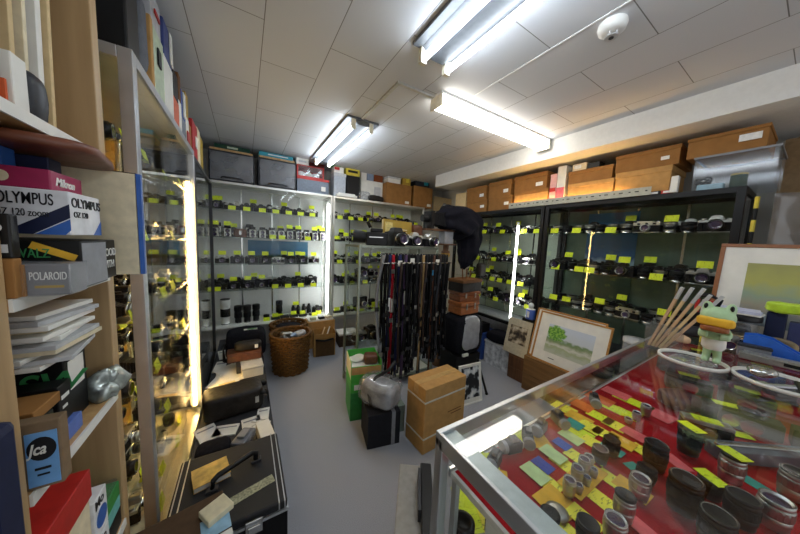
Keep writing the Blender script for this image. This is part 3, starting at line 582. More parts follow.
# clear bin with its contents
a, b = at(694, 175, x=2.52), at(776, 175, x=2.52); zb = at(735, 152, x=2.52).z; D_ = .36; W_ = a.y-b.y
t = thing('plastic_bin', 'clear plastic bin holding a green can, below the biggest brown carton', 'bin', (2.505, (a.y+b.y)/2, RT_)); h = zb-RT_
MB().box(0, D_, -W_/2, W_/2, 0, .003).box(0, .003, -W_/2, W_/2, .003, h).box(D_-.003, D_, -W_/2, W_/2, .003, h).box(.003, D_-.003, -W_/2, -W_/2+.003, .003, h).box(.003, D_-.003, W_/2-.003, W_/2, .003, h).build('tub', PLASTIC, t)
MB().box(-.006, .0, -W_/2-.006, W_/2+.006, h-.012, h).box(D_, D_+.006, -W_/2-.006, W_/2+.006, h-.012, h).box(0, D_, -W_/2-.006, -W_/2-.0005, h-.012, h).box(0, D_, W_/2+.0005, W_/2+.006, h-.012, h).build('rim', GREY, t, weld=True)
ym = (a.y+b.y)/2
q = at(741, 170, x=2.60); tag(MB().lathe([(.034, 0), (.034, .075), (.035, .078), (.035, .085), (0, .085)], 0, 20, None, [0, 1, 1, 1]).build('film_can', [DKGREEN, K('can top', '#b8a24a', .4)], None, (2.58, q.y, RT_+.0035)), 'dark green can with a yellow band inside the clear bin', 'can')
q = at(712, 176, x=2.56); tag(MB().box(-.03, .03, -.055, .055, 0, .035).build('small_box', K('ice blue', '#a9cede', .5), None, (2.565, q.y, RT_+.0035), bevel=.003), 'light blue box lying in the clear bin', 'box')
q = at(700, 168, x=2.56); cab = MB()
for k in range(7): cab.tube([(.034*math.cos(i*.5+k)*(.7+.05*k), .034*math.sin(i*.5+k)*(.7+.05*k), .012+.012*k+.006*math.sin(i*1.7+k)) for i in range(13)], .005, 0, 5, True)
tag(cab.build('cable_coil', DKGREY, None, (2.62, q.y-.015, RT_+.0035)), 'tangled dark cable in the left end of the clear bin', 'cable')
o = xbox('carton', 'biggest brown carton, on top of the clear bin under the beam', 'box', 690, 770, 131, 2.515, RT_+h+.001, .36, CARDBR, lid=CARDBR, lidh=.16, sticker=(-.3, .55, .26, .3, st))
q = at(676, 170, x=2.49); tag(MB().box(-.02, .02, -.018, .018, 0, .11).build('white_carton', PAPER, None, (2.505, q.y, RT_), (0, R(5), 0), bevel=.003), 'slim white carton leaning at the left end of the clear bin', 'box')
q = at(662, 178, x=2.49)
for i, (m, lb) in enumerate(((RED, 'small red and black box left of the slim white carton'), (BLACK, 'small black box in front of the wide lidded carton'))): tag(MB().box(-.014, .014, -.03, .03, 0, .022).box(-.0145, -.014, -.02, .02, .004, .018, 1).build('film_box', [m, st], None, (2.512, q.y-.033+.066*i, RT_+.0605-.0605*(1)), bevel=.002), lb, 'box')
t = thing('strip_lamp', 'warm strip lamp lying behind the slotted angle at the foot of the cartons', 'lamp', (2.53, .85, RT_+.0038)); MB().box(-.012, .008, 0, 1.0, 0, .012).build('base', WHITE, t); MB().box(-.008, .004, .01, .99, .0125, .022).build('light_bar', lamp('strip light', (1., .62, .2), 18), t)
# end of the right wall: panel, taped pole, plastic sheet, flap
tag(MB().box(2.93, 2.96, -.45, .20, 0, 2.1).build('wall_board', K('brown board', '#8b7355', .7)), 'tall brown board standing behind the right end of the black showcase', 'board')
t = thing('taped_pole', 'thin pole wound with yellow and black tape, right of the black showcase', 'pole', (2.46, .225, 0)); pm = MB()
for i in range(26): pm.cyl((0, 0, i*.065), (.002, 0, (i+1)*.065), .009, m=(1 if i % 2 else 0), seg=8)
pm.build('pole', [BLACK, YELLOWBOX], t)
tag(MB().box(2.30, 2.9, -.55, .06, 1.69, 1.705).build('shelf_board', CARDLT), 'pale shelf board at the right edge, above the plastic sheet', 'shelf board')['kind'] = 'thing'
vs, fs = [], []
for i in range(25):
    for j in range(25):
        u, v = i/24, j/24; vs.append((2.44+.05*math.sin(u*9)+.04*noise.noise(Vector((u*4, v*3, 1)))-.1*v+.03, .165-.6*u, 1.0+.6903*v))
for i in range(24):
    for j in range(24): fs.append((i*25+j, i*25+25+j, i*25+26+j, i*25+j+1))
ps = MB().add(vs, fs, 0, True).build('plastic_sheet', glass('sheet plastic', (.72, .71, .69), .05, .12, haze=.1, graze=.3)); so = ps.modifiers.new('thick', 'SOLIDIFY'); so.thickness = .002; tag(ps, 'creased clear plastic sheet hanging behind the large framed picture', 'plastic sheet')
tag(MB().box(2.57, 2.9, -.60, -.02, 1.0, 1.5).build('grey_cabinet', K('dim grey box', '#77736a', .6), bevel=.006), 'grey box behind the plastic sheet at the right edge', 'box')
tag(MB().box(2.55, 2.9, -.60, -.02, .0, .998).build('floor_cabinet', K('dim brown box', '#5d5347', .6), bevel=.006), 'brown floor cabinet under the grey box at the right edge', 'cabinet')
# ------------------------------------------------------------------ bookcase at the left edge
XS = -.30
t = thing('bookcase', 'open light wood bookcase at the left edge, packed with boxes', 'bookcase', (0, 0, 0))
MB().box(-.64, XS, .575, .612, 0, 2.1).build('side_panel', WOODS, t, bevel=.002)
MB().box(-.64, XS, .935, .968, 0, 2.0).build('side_panel', WOODS, t, bevel=.002)
MB().box(-.65, -.64, .575, .968, 0, 2.0).build('back_panel', WOODS, t)
SHZ = [1.532, 1.24, .921, .545]
for z in SHZ: MB().box(-.64, XS, .6125, .9345, z-.02, z).box(XS, XS+.004, .6125, .9345, z-.02, z, 1).build('shelf', [WOODL, PAPER], t)
z = SHZ[0]+.0005
def lb(name, label, cat, x0, x1, y0, y1, z0, z1, m, bevel=.002, **k):
    return carton(name, label, cat, ((x0+x1)/2, (y0+y1)/2, z0), (x1-x0, y1-y0, z1-z0), m, bevel=bevel, **k)
# upper shelf
lb('brown_carton', 'tall plain brown carton filling the upper left bookcase shelf', 'box', -.62, -.40, .63, .74, z, 1.98, K('carton brown', '#8a6b48', .7))
for i, (m, w) in enumerate(((CARDLT, .012), (CREAM, .010), (PAPER, .016), (CARDLT, .010))):
    y0 = .762+.022*i; tag(MB().box(-.60, -.345+.006*i, 0, w, 0, .36+.02*(i % 2)).build('upright_board', m, None, (0, y0, z+.001), (R(-2.5), 0, 0), bevel=.001), f'cream board standing on edge on the upper bookcase shelf, {ORD[i]} from the left', 'board', 'boards standing on the upper bookcase shelf')
lb('white_carton', 'white and yellow packet at the left end of the upper shelf', 'box', -.40, -.325, .635, .69, z, 1.70, PAPER, sticker=(0, .55, .8, .7, YELLOWBOX))
lb('small_carton', 'small white packet with an orange end on the upper shelf edge', 'box', -.37, -.315, .70, .735, z, 1.625, PAPER, sticker=(.2, .3, .4, .4, ORANGE))
tag(MB().lump(.05, .05, .09, .6, .004, 20).build('black_pouch', DKGREY, None, (-.335, .765-.0, z)), 'small black pouch on the upper shelf, before the cream boards', 'pouch')
t = thing('curved_lid', 'brown bentwood tray with a bolt on top of the standing boards', 'tray', (-.47, .86, 1.93))
MB().prism([(-.14, .0), (.17, .0), (.18, .03), (.17, .06), (-.14, .07)], -.11, .07).build('tray', WOODB, t, bevel=.01); MB().cyl((.02, -.11, .03), (.02, -.116, .03), .013, m=0).build('bolt', SATIN, t)
# second shelf: boxed cameras
z = SHZ[1]+.0005
def lettered(name, label, x0, x1, y0, y1, z0, z1, m, **k): return lb(name, label, 'box', x0, x1, y0, y1, z0, z1, m, **k)
INK = K('ink', '#15161c', .5); WHT = K('white ink', '#e6e6e0', .5); GRNINK = K('green ink', '#3f9a58', .5)
o = lettered('camera_box', 'black box with an orange diagonal stripe and green lettering, on the bookcase', -.52, -.252, .688, .785, z, z+.085, K('walz black', '#121312', .5))
text('WALZ', .022, GRNINK, o, (.060, -.0500, .056), FRONT, sx=.62); MB().box(.0, .055, -.0006, .0, -.006, .006).build('stripe', ORANGEC, o, (0, -.0489, .0), (0, R(25), 0))
[c for c in o.children if c.name.startswith('stripe')][0].location = (.078, -.0489, .078)
MB().box(.1342, .1347, -.046, .046, .003, .082).build('end_label', GREY, o)
o2 = lettered('camera_box', 'black box with stacked white lettering standing behind the orange-striped box', -.48, -.262, .79, .862, z, z+.085, BLACK)
text('HOOD', .024, WHT, o2, (.1095, -.032, .05), RIGHTF, sx=.9); text('WITH', .024, WHT, o2, (.1095, -.032, .024), RIGHTF, sx=.9)
o = lettered('camera_box', 'grey and tan box in clear wrap before the orange-striped box', -.43, -.245, .632, .682, z, z+.05, K('polaroid grey', '#77777a', .5), sticker=(-.12, .5, .76, .98, CARDBR))
text('POLAROID', .018, WHT, o, (.050, -.0255, .025), FRONT, sx=.44); MB().box(.055, .085, -.0258, -.0252, .012, .016).build('print_line', MUSTARD, o); MB().box(-.0935, .0935, -.0335, .026, .0, .052).build('clear_wrap', PLASTIC, o)
o = lettered('camera_box', 'black case with a round white badge at the left edge', -.40, -.292, .6135+.0005, .6315, z+.0605, z+.125, BLACK)
lettered('tan_carton', 'tan box end under the black case with the white badge', -.40, -.292, .614, .6315, z, z+.06, CARDBR)
MB().cyl((.040, -.009, .0445), (.040, -.0098, .0445), .007, m=0, seg=20).build('badge', WHT, o); MB().box(-.04, .0505, -.0098, -.009, .008, .020).build('strip', LGREY, o)
z2 = z+.0865
o = lettered('camera_box', 'white box with big black lettering and blue stripes, on the bookcase', -.52, -.262, .69, .80, z2+.009, z2+.085, K('olympus white', '#d9dadd', .4))
text('OLYMPUS', .027, INK, o, (.050, -.0555, .050), FRONT, bold=.0002, sx=.52); text('OZ 120 zoom', .017, INK, o, (.048, -.0555, .030), FRONT, sx=.58)
text('OLYMPUS', .024, INK, o, (.1295, -.05, .05), RIGHTF, bold=.0002, sx=1.0); text('OZ 120', .015, INK, o, (.1295, -.045, .032), RIGHTF)
for i, (m, a) in enumerate(((NAVY, .052), (BLUE, .088))): MB().add([(a, -.0553, .0), (a+.034, -.0553, .0), (.1288, -.0553, .030-.021*i), (.1288, -.0553, .054-.026*i)], [(0, 1, 2, 3)]).build('blue_stripe', m, o)
MB().add([(.1294, .02, .0), (.1294, .054, .0), (.1294, .0549, .04), (.1294, .0549, .03)], [(0, 1, 2, 3)]).build('blue_stripe', BLUE, o)
z3 = z2+.0855
o3 = lettered('camera_box', 'magenta box lying on the white box with blue stripes', -.50, -.285, .70, .80, z3, z3+.034, MAGENTA)
text('Mikron', .02, WHT, o3, (.108, -.038, .010), RIGHTF, shear=.3, bold=.0005); MB().cyl((.055, -.0502, .017), (.055, -.0508, .017), .009, m=0, seg=18).build('badge', CREAM, o3)
z4 = z3+.0345
lb('film_box', 'dark blue film box behind the white-banded one, under the brown folder', 'box', -.36, -.31, .76, .80, z4, z4+.03, NAVY)
lb('film_box', 'blue and white film box under the brown leather folder', 'box', -.43, -.345, .72, .755, z4, z4+.034, BLUE, sticker=(.2, .5, .35, .98, PAPER))
lb('film_box', 'magenta packet at the left edge on the bigger magenta box', 'box', -.495, -.435, .70, .735, z4, z4+.022, MAGENTA)
q = MB().lump(.20, .22, .024, .4, .003, 12, seed=2).build('leather_folder', K('red brown leather', '#70402c', .42, var=.3, scale=20, bump=.3), None, (-.345, .79, z4+.035), R(8)); tag(q, 'red-brown leather folder jutting out under the upper shelf', 'folder')
tag(MB().lump(.11, .06, .03, .7, .01, 18, seed=4).build('bubble_bag', K('pink wrap', '#b8626c', .3, var=.4, scale=60), None, (-.43, .665, z4+.016-.012+.04), (0, R(-8), 0)), 'crumpled pink packet at the left edge under the upper shelf', 'packet')
t = thing('photo_folder', 'cream folder with a black and blue edge jutting from the bookcase', 'folder', (-.48, .885, z)); MB().box(0, .252, 0, .006, 0, .245).build('cover', CREAM, t); MB().box(-.001, .253, .007, .012, -.0, .248).build('back_cover', BLACK, t); MB().box(.2535, .262, .0, .012, 0, .246).build('edge_strip', BLUE, t)
# third shelf
z = SHZ[2]+.0005
o = lettered('camera_box', 'black box with big green lettering under the plastic bags', -.56, -.33, .80, .885, z, z+.17, BLACK, sticker=None)
text('SW', .06, GRNINK, o, (.048, -.0435, .085), FRONT, shear=.25, bold=.001); MB().box(.03, .11, -.0436, -.043, .055, .066).build('print_line', WHT, o); MB().box(.045, .10, -.0436, -.043, .035, .045).build('print_line', WHT, o); MB().box(.1153, .1158, -.03, .03, .075, .14).build('label', PAPER, o)
zb = z+.171
for i in range(11):
    m = [PAPER, LGREY, PAPER, CREAM, LGREY, PAPER, PAPER, CREAM, PAPER, LGREY, PAPER][i]
    tag(MB().box(-.105, .105, -.07, .07, 0, .0085).build('print_sleeve', m, None, (-.41+random.uniform(-.015, .02), .775+random.uniform(-.012, .012), zb+.0092*i), (0, 0, R(random.uniform(-14, 10))), bevel=.001), f'flat paper sleeve in the stack above the green-lettered black box, {ORD[i]} from the bottom', 'paper sleeve', 'stack of sleeves on the third bookcase shelf')
o = lettered('board_box', 'brown box with a light blue label and dark oval, third shelf', -.42, -.266, .622, .645, z, z+.115, K('jca brown', '#7f6a52', .7))
MB().box(.040, .0735, -.0130, -.0117, .006, .098).build('blue_label', K('sky label', '#6ea3d8', .5), o); MB().prism([(.0568+.0155*math.cos(a), .07+.02*math.sin(a)) for a in [i*PI/10 for i in range(20)]], -.0138, -.0131).build('oval', INK, o); text('Jca', .026, WHT, o, (.0432, -.0145, .062), FRONT, shear=.3, bold=.0004, sx=.62)
MB().box(.048, .065, -.0138, -.0131, .034, .038).box(.050, .063, -.0138, -.0131, .024, .027).build('print_line', INK, o)
zz = z
for i, (m, lbx, w) in enumerate(((RED, 'thin red box low behind the blue-labelled brown box', .16), (BLACK, 'thin black box in the pile behind the blue-labelled brown box', .15), (BLUE, 'thin pale blue booklet on the pile behind the blue-labelled brown box', .14), (CARDBR, 'thin tan booklet topmost behind the blue-labelled brown box', .16))):
    h = (.05, .03, .012, .02)[i]; lb('flat_box', lbx, 'box', -.47, -.47+w, .66, .735, zz, zz+h, m); zz += h+.0006
o = lettered('camera_box', 'black box with white script standing on the striped box', -.40, -.318, .745, .79, z+.0345, z+.115, BLACK)
MB().box(.0415, .042, -.014, .012, .05, .058).box(.0415, .042, -.012, .004, .03, .036).build('print_line', WHT, o); MB().box(-.01, .035, -.0232, -.0227, .045, .055).build('print_line', WHT, o)
lb('striped_box', 'blue and white striped flat box at the third shelf edge', 'box', -.42, -.308, .70+.04, .80-.003, z, z+.034, K('film blue', '#5a73b8', .5), sticker=(0, .5, .9, .3, PAPER))
tag(MB().lump(.05, .05, .075, .9, .03, 28, seed=9).build('foil_bag', K('foil', '#b9c2bd', .25, .6, .3, 50), None, (-.332+.03, .905, z)), 'crumpled silvery foil bag at the right end of the third shelf', 'bag')
# bottom visible shelf
z = SHZ[3]+.0005
o = lettered('cream_carton', 'cream carton below the red box at the foot of the bookcase', -.50, -.30, .622, .775, z, z+.22, CREAM, sticker=(0, .15, .4, .25, CARDBR))
o = lettered('red_box', 'red box with a small label on the cream carton', -.48, -.295, .63, .775, z+.2205, z+.285, RED); MB().box(.04, .085, -.0735, -.0726, .022, .036).build('label', LGREY, o); MB().box(-.02, .04, -.03, .0, .0652, .0656).build('top_label', PAPER, o)
for i in range(2):
    o = lettered('film_box', ('lower', 'upper')[i]+' white box of two with a round blue mark, beside the cream carton', -.42, -.295, .778, .836, z+.098*i, z+.097+.098*i, K('box white', '#e4e4e4', .4), group='white boxes with blue discs')
    MB().cyl((.0626, .0, .04), (.0632, .0, .04), .024, m=0, seg=20).build('blue_disc', BLUE, o); text('Mo', .03, INK, o, (.0626, -.026, .072), RIGHTF, bold=.0006)
zz = z
for nm, lbx, m, h in (('flat_box', 'black box pair at the bottom right end of the bookcase', BLACK, .05), ('flat_box', 'turquoise packet above the black box in the bookcase', K('turquoise', '#69b5ad', .5), .035), ('flat_box', 'green packet topmost at the bottom right end of the bookcase', GREEN, .04)):
    lb(nm, lbx, 'box', -.43, -.302, .84, .925, zz, zz+h, m); zz += h+.0006
lb('clear_box', 'clear plastic lid on the green packet', 'box', -.42, -.304, .845, .92, zz, zz+.012, PLASTIC)
q = at(23, 428, y=.53); t = thing('navy_case', 'navy blue hard case standing at the lower left corner', 'case', (q.x-.022, .54, 0))
MB().box(-.22, .0, -.03, .03, 0, q.z, 0).build('shell', NAVY, t, bevel=.012); MB().box(-.14, -.06, -.012, .012, q.z+.0005, q.z+.016).build('handle', BLACK, t, bevel=.003)
# ------------------------------------------------------------------ on top of the left showcases
LT = 1.8945
def ltop(name, label, cat, y0, y1, z0, z1, m, d=.26, xf=-.295, **k): return carton(name, label, cat, (xf-d/2, (y0+y1)/2, z0), (d, y1-y0, z1-z0), m, face='+x', **k)
ltop('black_case', 'black box at the front end of the left showcase top', 'box', 1.15, 1.262, LT, 2.28, BLACK, d=.36, bevel=.006)
tag(MB().lump(.22, .09, .30, .35, .012, 8, seed=2).build('grey_bag', K('grey bag', '#5e6167', .7, bump=.2), None, (-.405, 1.32, LT)), 'grey soft bag beside the black box on the left showcase', 'bag')
ltop('cream_carton', 'tan folder upright after the grey bag on the left showcase', 'folder', 1.40, 1.43, LT, 2.16, CARD)
o = ltop('binder_box', 'pale green file box with a dark sign, on the left showcase', 'box', 1.435, 1.58, LT, 2.15, PALEGREEN, sticker=(-.1, .62, .3, .25, INK))
ltop('white_carton', 'tall white box behind the pale green file box', 'box', 1.585, 1.75, LT, 2.13, PAPER)
o = ltop('grey_carton', 'grey and white box on the tan folder and file box', 'box', 1.44, 1.575, 2.151, 2.29, K('ash grey', '#b8b8bc', .5), xf=-.30, sticker=(0, .5, .5, .12, RED)); ltop('blue_carton', 'blue and white box high on the white box, near the ceiling', 'box', 1.60, 1.74, 2.131, 2.285, K('royal blue', '#34427c', .5), sticker=(.3, .5, .3, .9, PAPER))
YB = [(1.76, 1.87, 2.03, ORANGE, 'orange box'), (1.875, 1.94, 2.06, PAPER, 'slim white box'), (1.945, 2.06, 2.0, K('slate', '#6d7480', .5), 'slate box'), (2.065, 2.16, 2.05, PAPER, 'white and red box'), (2.165, 2.24, 2.04, CARDBR, 'brown box')]
for y0, y1, zt, m, nm in YB: ltop('carton', f'{nm} in the lower row on the left showcase', 'box', y0, y1, LT, zt, m, sticker=(0, .25, .9, .4, RED) if 'red' in nm else None)
YB2 = [(1.765, 1.865, 2.031, 2.16, BLACK, 'black box'), (1.88, 1.935, 2.061, 2.2, CARDDK, 'brown box'), (1.95, 2.055, 2.001, 2.15, K('blue carton', '#3a58a0', .5), 'blue box with a white side'), (2.07, 2.155, 2.051, 2.19, MUSTARD, 'mustard box')]
for y0, y1, za, zt, m, nm in YB2: ltop('carton', f'{nm} in the upper row on the left showcase', 'box', y0, y1, za, zt, m, sticker=(0, .5, .5, .9, PAPER) if 'white side' in nm else None)
LD = 1.8705
ltop('carton', 'big red box on the dark left showcase', 'box', 2.30, 2.50, LD, 2.12, K('signal red', '#b01f22', .5), sticker=(.1, .5, .3, .3, PAPER)); ltop('carton', 'cream box standing next to the big red box', 'box', 2.51, 2.64, LD, 2.14, CREAM); ltop('carton', 'olive yellow box standing next to the cream box', 'box', 2.65, 2.80, LD, 2.12, MUSTARD)
ltop('carton', 'black box standing last on the dark left showcase', 'box', 2.82, 3.0, LD, 2.02, BLACK)
# ------------------------------------------------------------------ things on the floor along the left showcases
t = thing('hard_suitcase', 'black hard trunk with metal trim and a top handle, on the floor at lower left', 'trunk', (-.255, .98, 0)); W_, D_, H_ = .385, .40, .33
MB().box(0, W_, 0, D_, 0, .285).build('body', LEATHERETTE, t, bevel=.004); MB().box(0, W_, 0, D_, .2955, H_).build('lid', K('trunk vinyl', '#1f2023', .55, scale=300, bump=.2), t, bevel=.008)
MB().box(-.003, W_+.003, -.003, D_+.003, .2852, .2953).build('metal_rim', STEEL, t)
for x in (.02, W_-.02): MB().box(x-.012, x-.008, -.0022, D_+.0022, .2956, H_+.0016).box(x+.008, x+.012, -.0022, D_+.0022, .2956, H_+.0016).build('edge_trim', STEEL, t)
for x in (.27,): MB().box(x-.028, x+.028, -.012, -.0032, .26, .315).box(x-.02, x+.02, -.016, -.012, .268, .295).build('latch', CHROME, t, bevel=.002)
MB().tube([(.13, .18, H_+.003), (.135, .18, H_+.04), (.15, .19, H_+.048), (.27, .25, H_+.048), (.285, .255, H_+.04), (.285, .255, H_+.003)], .011, 0, 8).build('handle', BLACK, t)
for p in ((.13, .18), (.285, .255)): MB().box(p[0]-.02, p[0]+.02, p[1]-.014, p[1]+.014, H_+.0005, H_+.01).build('handle_mount', DKGREY, t, bevel=.002)
MB().box(-.15, .15, -.02, .02, 0, .0012).build('tape_strip', K('patterned tape', '#9a9a80', .6, var=.5, scale=120), t, (.20, .09, H_+.0006), R(14))
o = carton('dark_carton', 'dark brown box with white and blue labels at the bottom left', 'box', (-.17, .835, 0), (.23, .20, .50), K('dark carton', '#4c3a2a', .6), R(10)); MB().box(-.04, .12, -.095, -.05, .5003, .5013).build('white_label', PAPER, o); MB().box(.05, .12, -.045, .02, .5003, .5013).build('blue_label', K('light blue', '#8fb7d0', .5), o)
text('V', .04, WHT, o, (.0, -.04, .4212), (0, 0, 0)) if False else None
tag(MB().box(-.035, .035, -.03, .03, 0, .02).build('soap_box', K('cream card', '#cfc7a8', .5), None, (-.085, .875, .5006), R(30), bevel=.003), 'little cream box on the dark brown box at the bottom', 'box')
t = thing('book', 'book with a yellow pictured cover lying on the black trunk', 'book', (-.135, 1.235, H_+.0006), R(12)); MB().box(-.06, .06, -.05, .05, .001, .02).build('pages', PAPER, t); MB().box(-.062, .062, -.052, .052, .0202, .0222).box(-.062, .062, -.052, .052, 0, .0008).build('cover', K('yellow picture cover', '#c9a24c', .4, var=.45, scale=22), t)
# low bench of papers
t = thing('low_bench', 'low grey bench along the left showcases covered with papers and cases', 'bench', (-.25, 1.42, 0)); BH = .20
MB().box(0, .385, 0, 1.88, BH-.03, BH).build('top', K('bench top', '#3b3c40', .6), t); 
for y in (.03, .95, 1.83): MB().box(.02, .365, y-.02, y+.02, 0, BH-.0305).build('support', DKGREY, t)
BH += .0006
t = thing('film_camera', 'grey movie camera lying among black cases behind the trunk', 'camera', (-.02, 1.50, BH), (0, 0, R(-30)))
MB().box(-.035, .035, -.06, .06, .0, .085).build('body', K('camera grey', '#70737a', .4), t, bevel=.008); MB().cyl((0, -.0605, .05), (0, -.12, .055), .024, m=0).build('lens', DKGREY, t); MB().cyl((.0355, .02, .045), (.045, .02, .045), .02, m=0).build('dial', CHROME, t); MB().box(-.02, .02, -.03, .03, .086, .1).build('viewfinder', GREY, t, bevel=.004)
tag(MB().lump(.15, .12, .07, .5, .01, 12, seed=8).build('black_pouch', CLOTHBK, None, (-.15, 1.52, BH)), 'black pouch lying between the trunk and the yellow book', 'pouch')
for i, (x, y, r, m, lbx) in enumerate(((.085, 1.53, 8, PAPER, 'white sheet box behind the trunk, right of the movie camera'),)): tag(MB().box(-.035, .035, -.085, .085, 0, .06).build('white_carton', m, None, (x, y, BH), R(r), bevel=.002), lbx, 'box')
for i in range(2): tag(MB().tube([(.02+.05*k, 1.66+.03*math.sin(k*1.6+i*2)+.02*i, BH+.0065+.001*i) for k in range(3)], .006, 0, 6).build('white_string', PAPER), ('nearer', 'farther')[i]+' white cord end lying by the white sheet box', 'cord')
t = thing('leather_case', 'long black leather case lying across the bench beside the lit showcase', 'case', (-.075, 1.90, BH+.003), R(6))
MB().lump(.33, .19, .15, .28, .003, 9, seed=3).build('body', DKLEATHER, t); MB().ribbon([(.14, -.09, .12), (.185, -.085, .10), (.20, -.05, .02), (.21, .02, .005), (.2, .09, .03)], .022, .003, side=(0, .3, 1)).build('strap', BLACK, t); MB().box(.11, .13, -.101, -.096, .06, .1).build('buckle', STEEL, t)
tag(MB().box(-.05, .05, -.04, .04, 0, .07).build('tan_card', CARDLT, None, (-.12, 2.12, BH), R(10), bevel=.002), 'tan card box behind the long black leather case', 'box')
tag(MB().lump(.11, .09, .05, .6, .012, 16, seed=4).build('clear_bag', BAGPL, None, (-.005, 2.13, BH)), 'small clear plastic bag right of the tan card box', 'plastic bag'); tag(MB().lump(.09, .05, .04, .5, .005, 16, seed=5).build('black_pouch', BLACK, None, (.085, 2.14, BH)), 'small black pouch right of the clear bag on the bench', 'pouch')
for i in range(5):
    tag(MB().box(-.09, .09, -.13, .13, 0, .004).build('paper_sheet', PAPER, None, (-.14+.01*i, 2.36+.02*i, BH+.0046*i), R(-20+13*i), bevel=.0005), f'white paper in the heap left of the white carton, {ORD[i]} from the bottom', 'paper', 'papers on the bench by the showcase')
for i, (x, y, a, w, h) in enumerate(((-.20, 1.72, 20, .10, .14), (-.11, 1.70, -15, .12, .09), (.02, 1.69, 5, .10, .13), (.085, 1.76, -8, .07, .12), (-.21, 2.16, 12, .08, .16), (-.20, 2.60, -6, .08, .2), (-.18, 2.86, 8, .1, .2))):
    tag(MB().box(-w/2, w/2, -h/2, h/2, 0, .008).box(-w/2+.01, w/2-.01, h*.2, h*.3, .008, .0084, 1).build('booklet', [PAPER, GREY], None, (x, y, BH), R(a), bevel=.001), f'white booklet on the bench beside the showcases, {ORD[i]} from the trunk', 'booklet', 'white booklets on the bench')
lbx = carton('white_carton', 'white carton under the brown leather box on the bench', 'box', (.035, 2.40, BH), (.15, .2, .085), PAPER, R(4), lid=LGREY, lidh=.2)
carton('dark_box', 'narrow dark box standing between papers and white carton', 'box', (-.065+.003, 2.42-.0, BH+.025), (.03, .14, .06), DKGREY, R(4))
t = thing('leather_box', 'brown leather box with a hanging strap on the white carton', 'leather case', (-.02, 2.50, BH+.086)); MB().box(-.12, .13, -.06, .06, 0, .06).build('body', BRLEATHER, t, bevel=.008); MB().box(-.122, .132, -.062, .062, .0605, .078).build('lid', BRLEATHER, t, bevel=.006)
MB().ribbon([(.131, 0, .05), (.15, -.01, -.02), (.148, -.04, -.075), (.146, -.06, -.08)], .014, .002, side=(0, 1, 0)).build('strap', BRLEATHER, t)
t = thing('leather_pouch', 'dark leather pouch with a pale tag on the brown leather box', 'pouch', (.01, 2.50, BH+.165)); MB().lump(.2, .10, .07, .5, .004, 12, seed=6).build('body', DKLEATHER, t); MB().box(.05, .075, -.056, -.05, .02, .05).build('tag', PAPER, t)
t = thing('shoulder_bag', 'large black shoulder bag with a green and white label, left of the basket', 'bag', (.0, 2.78, BH)); MB().lump(.33, .24, .26, .38, .01, 7, seed=11).build('body', CLOTHBK, t); MB().box(-.02, .09, -.05, -.015, .2565, .2615).build('label', PAPER, t); MB().box(.01, .085, -.045, -.02, .2617, .2627).build('green_mark', GREEN, t); MB().ribbon([(-.13, -.05, .22), (-.18, -.1, .12), (-.17, -.16, .04), (-.1, -.2, .02), (-.06, -.16, .06)], .03, .004, side=(.3, .3, 1)).build('strap', BLACK, t)
tag(MB().lump(.26, .26, .10, .5, .012, 9, seed=14).build('dark_pouch', DKGREY, None, (-.05, 3.08, BH)), 'dark soft pouch behind the black shoulder bag', 'pouch')
# ------------------------------------------------------------------ basket group
def basket(label, x, y, r0, r1, H, n=18):
    t = thing('wicker_basket', label, 'basket', (x, y, 0)); w = MB()
    for i in range(n):
        z = .014+(H-.04)*i/(n-1); rr = r0+(r1-r0)*(z/H)
        w.tube([((rr+.008*math.cos(16*a+PI*i))*math.cos(a), (rr+.008*math.cos(16*a+PI*i))*math.sin(a), z) for a in [2*PI*k/64 for k in range(64)]], .0105, 0, 5, True)
    for k in range(32): a = 2*PI*(k+.5)/32; w.tube([((r0+.001)*math.cos(a), (r0+.001)*math.sin(a), .01), ((r1+.001)*math.cos(a), (r1+.001)*math.sin(a), H-.02)], .006, 0, 5)
    w.build('weave', WICKER, t)
    rm = MB()
    for q in range(3): rm.tube([((r1+.009*math.cos(20*a+q*2.1))*math.cos(a), (r1+.009*math.cos(20*a+q*2.1))*math.sin(a), H-.012+.008*math.sin(20*a+q*2.1)) for a in [2*PI*k/80 for k in range(80)]], .009, 0, 5, True)
    rm.build('rim', WICKER, t); MB().lathe([(r0-.02, .006), (r1-.022, H*.6), (0, H*.6+.001)], 0, 24).build('liner', BLACK, t); return t
bk = basket('round wicker basket of lenses on the floor before the back showcase', .385, 2.70, .155, .185, .40)
zb = .4*.6+.002
GOODS = [(-.1, -.05, 'l', 40, 70, 'black lens leaning at the left side of the wicker basket'), (-.08, .07, 'l', 70, 40, 'black lens at the back left of the wicker basket'), (.0, -.09, 'l', -80, 20, 'black lens lying in the front of the wicker basket'), (.1, .05, 'l', 30, -30, 'black lens at the right of the wicker basket')]
for x, y, c, ax, az, lb_ in GOODS:
    o = inst(c); o.location = (.385+x, 2.70+y, zb+.055); o.rotation_euler = (R(ax), 0, R(az)); o.scale = (1.25,)*3; tag(o, lb_, 'lens', 'goods in the wicker basket')
tag(MB().lump(.12, .07, .05, .6, .006, 14, seed=2).build('steel_can', SATIN, None, (.385-.04, 2.70+.03, zb+.10), (0, R(12), R(20))), 'silver roll lying on top in the wicker basket', 'roll'); tag(MB().lump(.05, .16, .03, .6, .004, 14, seed=3).build('blue_pouch', K('pale blue', '#8ea6c6', .5), None, (.385+.03, 2.70-.02, zb+.115), (R(-10), 0, R(-30))), 'pale blue pouch lying on top in the wicker basket', 'pouch'); tag(MB().lump(.11, .08, .05, .6, .006, 14, seed=7).build('pale_roll', LGREY, None, (.385+.09, 2.70+.0, zb+.10), (0, R(-8), R(15))), 'pale grey packet on the right side in the wicker basket', 'packet')
